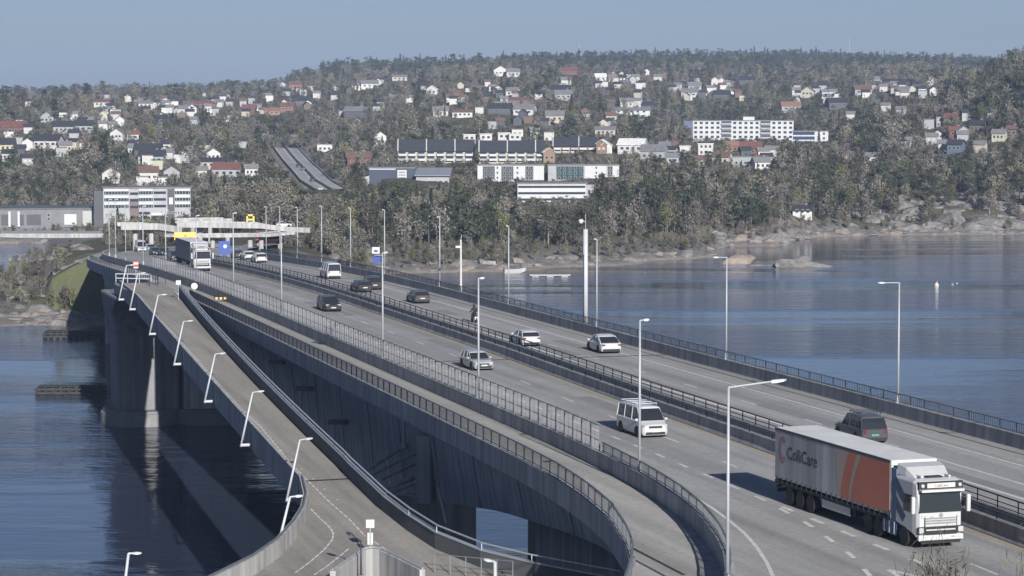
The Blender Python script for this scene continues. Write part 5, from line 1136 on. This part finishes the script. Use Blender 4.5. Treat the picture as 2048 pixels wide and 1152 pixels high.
# boathouse, boats, jetty, buoy
o = house(1605, 437, 38, 'white', 'black', 'long', .62, '', 806); o['label'] = 'small white boathouse with grey roof on the rocky far shore'; o.name = 'boathouse'; o['category'] = 'boathouse'; del o['group']
def boat(label, p, rz, L=5, onland=False):
    o = thing('motor_boat', label, 'boat', p, rz); k = L / 5; rings = []
    for x, w_, z0, z1 in ((-2.5, .85, -.1, .75), (-1, 1, -.15, .75), (1, .9, -.1, .85), (2, .5, .1, 1.0), (2.5, .06, .5, 1.1)): rings.append([(x*k, -w_*.55*k, z0*k), (x*k, w_*.55*k, z0*k), (x*k, w_*k, z1*k), (x*k, -w_*k, z1*k)])
    MB().loft(rings).build('hull', white, o, bevel=.03); MB().loft([[(-.2*k, -.6*k, .75*k), (-.2*k, .6*k, .75*k), (-.1*k, .5*k, 1.4*k), (-.1*k, -.5*k, 1.4*k)], [(1*k, -.6*k, .8*k), (1*k, .6*k, .8*k), (.5*k, .5*k, 1.4*k), (.5*k, -.5*k, 1.4*k)]]).build('windscreen', win_glass, o); MB().box((-2.55*k, 0, .6*k), (.3*k, .4*k, .9*k)).build('outboard_motor', steel_dark, o)
boat('white boat moored left of the jetty', at(1030, 545, .1), .2, 5.5); boat('white boat drawn up on the rocks below the headland', find(975, 532) + Vector((0, 0, .2)), 2.6, 5)
o = thing('floating_jetty', 'pale floating jetty below the headland wood', 'jetty', at(1100, 551, .25), .03)
for i in range(9): MB().box((-4.4 + i * 1.1, 0, .15), (1.04, 2.4, .18)).build('plank', white, o)
for x in (-3.5, 0, 3.5): MB().box((x, 0, -.2), (1.6, 2.0, .5)).build('float', conc_light, o)
o = thing('mooring_buoy', 'white mooring buoy floating on the fjord at right', 'buoy', at(1873, 572, 0)); MB().lathe([(.05, -.5), (.4, -.35), (.55, 0), (.5, .4), (.25, .7), (.06, .8)], n=14).build('float', white, o, smooth=True); MB().tube((.12, 0, .7), (.12, 0, 1.15), .07, n=6).build('top_ring', sign_yellow, o)
for i, (px, py) in enumerate(((1905, 569), (1914, 567))): 
    o = thing('swan', f'white swan swimming near the buoy, {nth(i)} from the left', 'swan', at(px, py, 0), .4 * i, 'swans'); mb = MB()
    mb.loft([[(x, w_ * math.cos(t), z + h * math.sin(t)) for t in [6.283 * k / 8 for k in range(8)]] for x, w_, z, h in ((-.5, .04, .24, .04), (-.3, .17, .15, .15), (0, .22, .13, .18), (.3, .15, .14, .13), (.42, .05, .22, .06), (.47, .045, .4, .045), (.4, .04, .58, .04), (.47, .045, .66, .045), (.6, .02, .64, .02))]).build('body', white, o, smooth=True); o.scale = (.55, .55, .55)

# ------------------------------------------------------------------ rocks
rock_m = mat('shore_rock', (.215, .205, .195), .9, .2, .45, bump=.3, bscale=.9, c2=(.075, .072, .07), detail=10)
rock_p = mat('shore_rock_pink', (.28, .235, .20), .9, .2, .5, bump=.25, bscale=.9, c2=(.12, .10, .09), detail=10)
def rock_mesh(seed, sub=3):
    bm = bmesh.new(); bmesh.ops.create_icosphere(bm, subdivisions=sub, radius=1); r_ = np.random.default_rng(seed); K = r_.normal(0, 1, (9, 3)); ph_ = r_.uniform(0, 6.28, 9)
    cuts = [(Vector(r_.normal(0, 1, 3)).normalized(), r_.uniform(.45, .85)) for _ in range(7)]
    for v in bm.verts:
        p = v.co.copy()
        for n_, d_ in cuts:
            e = p.dot(n_) - d_
            if e > 0: p -= n_ * e * .85
        f = sum(math.sin(2.1 * (1 + .5 * i) * p.dot(Vector(K[i])) + ph_[i]) / (2 + i) for i in range(9)); v.co = p * (1 + .10 * f)
    me = bpy.data.meshes.new('rock'); bm.to_mesh(me); bm.free(); me.materials.append(rock_m); return me
RM = [rock_mesh(i) for i in range(6)]
RMp = []
for m_ in RM: k = m_.copy(); k.materials[0] = rock_p; RMp.append(k)
def rock(name, label, p, sx, sy, sz, i, rz=0, grp=None, pink=False):
    o = put(name, (RMp if pink else RM)[i % 6], None, loc=p, rz=rz, scale=(sx, sy, sz)); return tag(o, label, 'rock', grp)
c0 = at(1598, 534, 0)
rock('rock_islet', 'rounded rocky islet in the right part of the fjord', c0 + Vector((0, 3, -.2)), 11, 5, 2.6, 3, .05); rock('rock_islet', 'steep boulder on top of the rocky islet', c0 + Vector((1.4, 3, .7)), 3.4, 2.6, 2.1, 2); rock('rock_islet', 'low pink skerry left of the rocky islet', at(1485, 527, 0) + Vector((0, 2, -.1)), 6.0, 3, 2.4, 2, .2, None, True); rock('rock_islet', 'flat skerry strip between the islet and the pink skerry', at(1545, 531, 0) + Vector((0, 1, -.15)), 6.5, 2, 1.0, 4)
rr_ = random.Random(5); nrk = 0
for x0, x1, cnt, zone in ((815, 1420, 60, 'along the headland shore'), (1420, 1560, 16, 'on the point beside the inlet'), (1570, 2048, 60, 'along the right hand shore'), (0, 160, 44, 'along the shore at the left edge')):
    for k in range(cnt):
        px = rr_.uniform(x0, x1); D = np.arange(455, 830, 2.0); X = (px - 1024) / F * D; z = ground(X, D); ok = np.where(z > .35)[0]
        if not len(ok): continue
        j = min(len(D) - 1, ok[0] + rr_.randint(0, 5 if x0 else 6)); sz = rr_.uniform(.7, 2.4) * (1.25 if rr_.random() < .25 else .8)
        rock('shore_rock', f'{"pinkish" if k % 3 == 0 else "grey"} rounded rock {zone}', (X[j], D[j], z[j] - .15 * sz), sz * rr_.uniform(1, 2.1), sz * rr_.uniform(.8, 1.4), sz * rr_.uniform(.4, .8), k, rr_.uniform(0, 3), 'rocks ' + zone, k % 3 == 0)
OUT = {}
def outcrop(px, py, sz):
    global nrk
    p = find(px, py); KEEP.append((p.x, p.y - 3, sz * .5)); z_ = 'on the spit at left' if px < 230 else ('left of the interchange' if px < 560 else ('beside the bridge end' if px < 900 else ('on the point by the inlet' if px < 1610 else 'on the right hand slope')))
    o = rock('rock_outcrop', f'bare {"large " if sz > 6 else ""}grey rock outcrop {z_}', (p.x, p.y, p.z - sz * .28), sz, sz * .8, sz * .55, nrk, rr_.uniform(0, 3), 'bare rock outcrops ' + z_, nrk % 5 == 0 and 1400 < px < 1650); nrk += 1; OUT.setdefault(o['label'], []).append((px, o))
for px, py, sz in ((1740, 420, 7), (1795, 405, 8), (1830, 430, 6), (1900, 440, 10), (1985, 440, 12), (1960, 455, 9), (1870, 452, 7), (1700, 430, 5), (1790, 450, 6), (1920, 395, 6), (1660, 440, 5), (2030, 452, 9), (1880, 410, 7), (690, 470, 7), (720, 500, 7), (665, 450, 6), (655, 480, 6), (745, 520, 5), (765, 535, 4), (60, 390, 9), (95, 395, 9), (20, 395, 8), (440, 400, 6), (480, 405, 6), (120, 505, 4), (160, 500, 4), (35, 620, 2.5), (20, 600, 2.5)):
    outcrop(px, py, sz)
for k in range(46): outcrop(rr_.uniform(1690, 2060), rr_.uniform(392, 462), rr_.uniform(3, 7.5))
for k in range(22): outcrop(rr_.uniform(1425, 1600), rr_.uniform(458, 490), rr_.uniform(2, 4.5))
for k in range(14): outcrop(rr_.uniform(625, 760), rr_.uniform(425, 525), rr_.uniform(3, 6))
for k in range(16): outcrop(rr_.uniform(40, 190), rr_.uniform(490, 520), rr_.uniform(1.5, 3))

for i, (px, yt, yb, D) in enumerate(((1158, 84, 112, 3300), (1699, 72, 106, 3500))):
    a, b_ = atD(px, yb, D), atD(px, yt, D); o = thing('radio_mast', ['thin radio mast on the distant ridge left of centre', 'thin radio mast on the distant ridge at right'][i], 'mast', (a.x, a.y, a.z - 6)); MB().tube((0, 0, 0), (0, 0, b_.z - a.z + 6), .45, .3, 5).build('pole', steel, o)
# grass bank on the spit beside the bridge
gu = np.arange(20, 236, 4.0); gd = np.arange(478, 562, 3.0); P = []; Fq = []
for d in gd:
    for u_ in gu: X = (u_ - 1024) / F * d; P.append((X, d, float(ground(X, d)[0]) + .12))
inside = lambda u_, d: (476 + .16 * max(0, 110 - u_) + 5 * math.sin(u_ * .07)) < d < (505 + .22 * u_ + 6 * math.sin(u_ * .05)) 
nw = len(gu)
for j in range(len(gd) - 1):
    for i in range(nw - 1):
        if inside(gu[i], gd[j]): Fq.append((j*nw+i, j*nw+i+1, (j+1)*nw+i+1, (j+1)*nw+i))
bank = MB().add(P, Fq).build('grass_bank', mat('bank_grass', (.115, .128, .058), .9, .2, .12, bump=.15, bscale=1.5, c2=(.075, .078, .045), detail=10), smooth=True); tag(bank, 'green grass bank on the spit beside the bridge', kind='structure')
for pts in ([(40, 592), (80, 598), (130, 597), (200, 592)], [(95, 588), (110, 570), (140, 552), (178, 535)]):
    Q = []
    W_ = [find(x, y, 462, 640) for x, y in pts]; W2 = []
    for a, b_ in zip(W_[:-1], W_[1:]): W2 += [a.lerp(b_, k / 6) for k in range(6)]
    for p in W2:
        for k in (-.8, .8): y = p.y + k * 1.6; Q.append((p.x + k * .3, y, float(ground(p.x, y)[0]) + .3))
    MB().add(Q, [(2*i, 2*i+1, 2*i+3, 2*i+2) for i in range(len(W2) - 1)]).build('footway', mat('gravel', (.34, .32, .29), .9, .12, 2), bank)
# ------------------------------------------------------------------ trees
leaf_pine = mat('needles', (.060, .068, .044), .8, .25, .6, c2=(.027, .034, .022), rnd=.45, spec=.15)
leaf_olive = mat('spring_leaves', (.135, .14, .055), .8, .2, .6, c2=(.07, .075, .035), rnd=.4, spec=.15)
twig_m = mat('bare_twigs', (.19, .177, .155), .9, .2, .8, c2=(.07, .065, .058), rnd=.42, spec=.1)
twig_p = mat('budding_twigs', (.165, .155, .11), .9, .2, .8, c2=(.082, .078, .058), rnd=.42, spec=.1)
bark = mat('bark', (.12, .10, .085), .9, .2, 1, rnd=.2)
def tri_cloud(pts, size, r_, elong=1.0, up=0.0):
    V = []; Fc = []
    for i, p in enumerate(pts):
        a = Vector(r_.normal(0, 1, 3)); a.z += up; a.normalize(); b_ = a.orthogonal().normalized(); b_ = (b_ * math.cos(i) + a.cross(b_) * math.sin(i)); s_ = size * r_.uniform(.6, 1.35); p = Vector(p); k = len(V)
        V += [p - a * s_ * elong - b_ * s_ * .5, p + a * s_ * elong * .2 - b_ * s_ * .75, p + a * s_ * elong, p + b_ * s_ * .7]; Fc.append((k, k + 1, k + 2, k + 3))
    return V, Fc
def make_tree(kind, seed, n=1.0):
    r_ = np.random.default_rng(seed); tr = MB(); cr = MB(); H = {'pine': 11, 'spruce': 13, 'bare': 10, 'olive': 9.5, 'bud': 9, 'bush': 3.2}[kind] * r_.uniform(.9, 1.12)
    bend = Vector((r_.uniform(-.5, .5), r_.uniform(-.5, .5), 0)); pts = [bend * (q * q) + Vector((0, 0, H * .92 * q)) for q in (0, .3, .6, 1)]; rad = (.2, .16, .11, .03)
    if kind == 'bush': rad = (.07, .06, .04, .02)
    for i in range(3): tr.tube(pts[i], pts[i + 1], rad[i], rad[i + 1], 6, cap=False)
    P = []
    if kind == 'pine':
        for c in range(9):
            q = r_.uniform(.42, 1.0); a = r_.uniform(0, 6.28); d_ = (1.05 - q) * r_.uniform(1.6, 3.6) + .25; cc = Vector((math.cos(a) * d_, math.sin(a) * d_, H * q)); tr.tube(bend * q * q + Vector((0, 0, H * q * .93)), cc, .06, .02, 4, cap=False)
            k = r_.normal(0, 1, (int(36 * n), 3)) * np.array([.75, .75, .42]) * (1.35 - .4 * q); P += [cc + Vector(v) for v in k]
        V, Fc = tri_cloud(P, .34 / n ** .4, r_)
    elif kind == 'spruce':
        for c in range(int(300 * n)):
            q = r_.uniform(.08, 1) ** .8; a = r_.uniform(0, 6.28); d_ = (1.02 - q) * 2.4 * math.sqrt(r_.uniform(.15, 1)); P.append((math.cos(a) * d_, math.sin(a) * d_, H * q - d_ * .25))
        V, Fc = tri_cloud(P, .36 / n ** .4, r_)
    else:
        e = 1.1 if kind == 'bush' else 1; lim = []
        for c in range(13):
            q = r_.uniform(.25, .9); a = c * 2.4 + r_.uniform(-.4, .4); d_ = (1.15 - q) * H * .34 * e * r_.uniform(.7, 1.15); s0 = bend * q * q + Vector((0, 0, H * q * .9)); s1 = s0 + Vector((math.cos(a) * d_, math.sin(a) * d_, H * .22 * r_.uniform(.6, 1.3))); tr.tube(s0, s1, rad[1] * .5, .015, 4, cap=False); lim.append((s0, s1))
        for c in range(int(330 * n)):
            s0, s1 = lim[r_.integers(len(lim))]; q = r_.uniform(.25, 1.15); P.append(s0.lerp(s1, q) + Vector(r_.normal(0, 1, 3)) * H * .062)
        if kind in ('bare', 'bud', 'bush'): V, Fc = tri_cloud(P, .26 / n ** .4, r_, 1.9, .7) if kind != 'bush' else tri_cloud(P, .010, r_, 8, 1.2)
        else: V, Fc = tri_cloud(P, .30 / n ** .4, r_)
    cr.add(V, Fc); return tr, cr
LEAF = {'pine': leaf_pine, 'spruce': leaf_pine, 'bare': twig_m, 'olive': leaf_olive, 'bud': twig_p, 'bush': twig_p}
KINDS = ['pine', 'pine', 'pine', 'spruce', 'bare', 'bare', 'bare', 'bud', 'bud', 'olive']
PROTO = []; lib = bpy.data.collections.new('tree_library')
for i, k in enumerate(KINDS):
    tr, cr = make_tree(k, 40 + i); tm, cm = tr.mesh('trunk', bark if k != 'bud' else mat('pale_bark', (.26, .25, .23), .9, .2, 1)), cr.mesh('crown', LEAF[k]); PROTO.append((k, tm, cm))
    j = MB(); tv, tf = [tuple(v.co) for v in tm.vertices], [tuple(p.vertices) for p in tm.polygons]; j.add(tv, tf, 0); j.add([tuple(v.co) for v in cm.vertices], [tuple(p.vertices) for p in cm.polygons], 1)
    me = bpy.data.meshes.new(f'tree_{i}'); me.from_pydata(j.v, [], j.f); me.materials.append(tm.materials[0]); me.materials.append(LEAF[k]); me.polygons.foreach_set('material_index', j.m); o = bpy.data.objects.new(f'tree_{i:02d}', me); lib.objects.link(o)
KX = np.array(KEEP)
def free(X, Y):
    ok = np.ones(X.shape, bool)
    for x, y, r_ in KX: ok &= (X - x) ** 2 + (Y - y) ** 2 > r_ * r_
    return ok
bands = [(455, 620, 1500, -120, 560), (575, 960, 6200, 540, 2180), (620, 1000, 2300, -150, 560), (960, 1320, 6600, -150, 2200), (1320, 1760, 5200, -150, 2200), (1760, 2250, 4600, -150, 2200), (2250, 3500, 7500, 440, 2200), (3000, 4900, 3000, -150, 560)]
TX = []; TY = []
for d0, d1, cnt, u0, u1 in bands:
    D = np.sqrt(rng.uniform(d0 * d0, d1 * d1, cnt)); U = rng.uniform(u0, u1, cnt); TX.append((U - 1024) / F * D); TY.append(D)
TX, TY = np.concatenate(TX), np.concatenate(TY); TG = ground(TX, TY)
clump = np.sin(TX * .021 + 1.3 * np.sin(TY * .013)) + np.sin(TY * .017 + 2 + np.sin(TX * .03)); U = 1024 + F * TX / TY
dens = np.ones(TX.shape); dens[(TY > 1000) & (TY < 2250) & (clump < -1.1)] = .25
dens[(TY < 640) & (U < 540)] = .30; dens[(TY < 960) & (U > 840) & (clump < -.55)] = .45
ok = (TG > 1.3) & free(TX, TY) & (rng.random(TX.shape) < dens)
s_ = TX * SA + TY * CA; o_ = TX * CA - TY * SA; ok &= ~((s_ < 425) & (o_ > 30) & (o_ < 90))
TX, TY, TG, U, clump = TX[ok], TY[ok], TG[ok], U[ok], clump[ok]
def pick(u, y, c, g_):
    r_ = rng.random()
    if y < 640 and u < 540: return int(rng.choice([4, 5, 7, 8, 9])), rng.uniform(.25, .5)
    conif = .5 if (y < 830 and 680 < u < 1420) else (.42 if u > 1400 and y < 1300 else .30)
    conif += .14 * math.sin(c * 2.1)
    if y > 2250: conif = .85
    if r_ < conif: k = int(rng.choice([0, 1, 2, 3], p=[.3, .3, .28, .12]))
    elif r_ < conif + .05: k = 9
    else: k = int(rng.choice([4, 5, 6, 7, 8]))
    if g_ < 3.2: return int(rng.choice([4, 5, 7, 8, 9])), rng.uniform(.22, .42)
    return k, (rng.uniform(.42, .85) if rng.random() < .8 else rng.uniform(.85, 1.2)) * (1.25 if y > 2250 else 1.0) * (.85 if y < 960 else 1)
TK = [pick(*q) for q in zip(U, TY, clump, TG)]
TH = np.array([k[1] for k in TK]) * 10.5                  # gardens and squares in front of the buildings stay open
ytop = YH + (CZ - TG - TH) * F / TY; half = TH * .22 * F / TY; keep = np.ones(TX.shape, bool); small = np.zeros(TX.shape, bool)
SEEN += [(352, 600, 436, 492, 560, 0), (205, 350, 446, 492, 545, 0), (0, 205, 470, 490, 770, 0)]
for rnd_ in (0, 1):
  for x0, x1, y0, y1, D, lv in SEEN:
    hit = keep & (TY < D + 2) & (U + half > x0) & (U - half < x1) & (ytop < y1 - .22 * (y1 - y0)) & (YH + (CZ - TG) * F / TY > y0)
    hit &= rng.random(TX.shape) > lv
    if rnd_ == 0: small |= hit
    else: keep &= ~hit
  if rnd_ == 0: TH = np.where(small, np.minimum(TH, 3.6), TH); ytop = YH + (CZ - TG - TH) * F / TY; half = TH * .22 * F / TY
TX, TY, TG, U = TX[keep], TY[keep], TG[keep], U[keep]; TK = [(k[0], h_ / 10.5) for k, q, h_ in zip(TK, keep, TH) if q]
# the nearest visible trees stand as individuals
railY = lambda x: 870 + .247 * (x - 2048)
cand = sorted([i for i in range(len(TX)) if -20 < U[i] < 2070 and TY[i] < 1000 and (U[i] < 190 or YH + (CZ - TG[i] - 4) * F / TY[i] < railY(U[i]) - 8)], key=lambda i: TY[i] - (110 if U[i] > 1500 else 0))[:290]
single = set(cand)
TL = {'pine': 'dark green pine', 'spruce': 'dark pointed spruce', 'bare': 'leafless grey-brown tree', 'bud': 'pale trunked budding birch', 'olive': 'yellow-green tree in young leaf'}
def tzone(u, y):
    if u < 560: return 'on the rocky spit', 'trees on the rocky spit'
    if u < 840: return 'behind the bridge end', 'trees behind the bridge end'
    if u < 1130: return 'on the headland behind the bridge', 'trees on the headland'
    if u < 1440: return 'on the point of the headland', 'trees on the point'
    if u < 1700: return 'behind the inlet and boathouse', 'trees behind the inlet'
    return 'on the rocky slope at right', 'trees on the rocky slope'
for i in cand:
    k, sc = TK[i]; kd, tm, cm = PROTO[k]; z_, g_ = tzone(U[i], TY[i])
    o = thing('small_tree' if sc < .5 else {'pine': 'pine_tree', 'spruce': 'spruce_tree', 'bare': 'bare_tree', 'bud': 'birch_tree', 'olive': 'leafing_tree'}[kd], f'{"small " if sc < .5 else ""}{TL[kd]} {z_}', 'tree', (TX[i], TY[i], TG[i] - .2), rng.uniform(0, 6.28), g_)
    o.scale = (sc, sc, sc * rng.uniform(.9, 1.1)); put('trunk', tm, o); put('crown', cm, o)
# undergrowth between the trunks
BD = np.sqrt(rng.uniform(455 ** 2, 1250 ** 2, 16000)); BU = rng.uniform(-120, 2180, 16000); BX = (BU - 1024) / F * BD; BG = ground(BX, BD)
so_ = BX * SA + BD * CA; oo_ = BX * CA - BD * SA
bk = (BG > .9) & free(BX, BD) & ~((so_ < 425) & (oo_ > 30) & (oo_ < 90)) & ~((BD < 600) & (BU < 400) & (rng.random(16000) < .75)) & ~((BD < 1000) & (BU > 1560) & (rng.random(16000) < .35))
bh = 3.0; bt = YH + (CZ - BG - bh) * F / BD
for x0, x1, y0, y1, D, lv in SEEN: bk &= ~((BD < D + 2) & (BU > x0 - 4) & (BU < x1 + 4) & (bt < y1 - .3 * (y1 - y0)) & (YH + (CZ - BG) * F / BD > y0))
nb = int(bk.sum()); TX, TY, TG = np.concatenate([TX, BX[bk]]), np.concatenate([TY, BD[bk]]), np.concatenate([TG, BG[bk]])
TK += [(int(k), s) for k, s in zip(rng.choice([0, 2, 4, 5, 6, 7, 8, 9], nb, p=[.14, .1, .14, .14, .12, .14, .14, .08]), rng.uniform(.16, .36, nb))]
rest = [i for i in range(len(TX)) if i not in single]
me = bpy.data.meshes.new('forest'); me.from_pydata([(TX[i], TY[i], TG[i] - .3) for i in rest], [], [])
for nm, tp, vals in (('kind', 'INT', [TK[i][0] for i in rest]), ('size', 'FLOAT', [TK[i][1] for i in rest]), ('turn', 'FLOAT', rng.uniform(0, 6.28, len(rest)).tolist())):
    a = me.attributes.new(nm, tp, 'POINT'); a.data.foreach_set('value', vals)
forest = tag(put('forest', me), 'mixed spring wood covering the hillside', kind='stuff')
ng = bpy.data.node_groups.new('scatter_trees', 'GeometryNodeTree'); ng.interface.new_socket('Geometry', in_out='INPUT', socket_type='NodeSocketGeometry'); ng.interface.new_socket('Geometry', in_out='OUTPUT', socket_type='NodeSocketGeometry')
gi, go = ng.nodes.new('NodeGroupInput'), ng.nodes.new('NodeGroupOutput'); ip = ng.nodes.new('GeometryNodeInstanceOnPoints'); ci = ng.nodes.new('GeometryNodeCollectionInfo')
ci.inputs['Collection'].default_value = lib; ci.inputs['Separate Children'].default_value = True; ci.inputs['Reset Children'].default_value = True
def attr(n_, tp): a = ng.nodes.new('GeometryNodeInputNamedAttribute'); a.data_type = tp; a.inputs['Name'].default_value = n_; return a.outputs['Attribute']
cx = ng.nodes.new('ShaderNodeCombineXYZ'); ng.links.new(attr('turn', 'FLOAT'), cx.inputs[2]); er = ng.nodes.new('FunctionNodeEulerToRotation'); ng.links.new(cx.outputs[0], er.inputs[0])
ng.links.new(gi.outputs[0], ip.inputs['Points']); ng.links.new(ci.outputs[0], ip.inputs['Instance']); ip.inputs['Pick Instance'].default_value = True
ng.links.new(attr('kind', 'INT'), ip.inputs['Instance Index']); ng.links.new(attr('size', 'FLOAT'), ip.inputs['Scale']); ng.links.new(er.outputs[0], ip.inputs['Rotation']); ng.links.new(ip.outputs[0], go.inputs[0])
md = forest.modifiers.new('scatter', 'NODES'); md.node_group = ng
# shrubs by the camera, tops just in the frame
for i, (px, py, D) in enumerate(((1862, 1108, 70), (2030, 1130, 66))):
    tr, cr = make_tree('bush', 90 + i, 10); p = atD(px, py, D); g = 17.6; o = thing('shrub', ['budding shrub in front of the truck at the bottom edge', 'budding shrub at the bottom right corner'][i], 'shrub', (p.x, p.y, g)); sc = (p.z - g) / 3.3; o.scale = (sc * .62, sc * .62, sc)
    put('trunk', tr.mesh('trunk', bark), o); put('crown', cr.mesh('crown', twig_p), o)
# every label singles out one thing
dup = {}
for o in list(scene.objects):
    if o.parent is None and o.get('category'): dup.setdefault(o['label'], []).append(o)
for lb_, lst in dup.items():
    if len(lst) > 1:
        for i, o in enumerate(sorted(lst, key=lambda q: proj(q.location)[0])): o['label'] = f'{lb_}, {nth(i)} from left'
# ------------------------------------------------------------------ haze
hz = bpy.data.materials.new('haze'); hz.use_nodes = True; t = hz.node_tree; t.nodes.clear(); ou = t.nodes.new('ShaderNodeOutputMaterial'); pv = t.nodes.new('ShaderNodeVolumePrincipled')
pv.inputs['Color'].default_value = (.55, .70, 1, 1); pv.inputs['Density'].default_value = 1.15e-4; pv.inputs['Anisotropy'].default_value = .1; t.links.new(pv.outputs[0], ou.inputs['Volume'])
hb = MB().box((0, 3300, 85), (8000, 7600, 180)).build('haze', hz); tag(hb, 'thin blue haze over the far hills', kind='stuff')
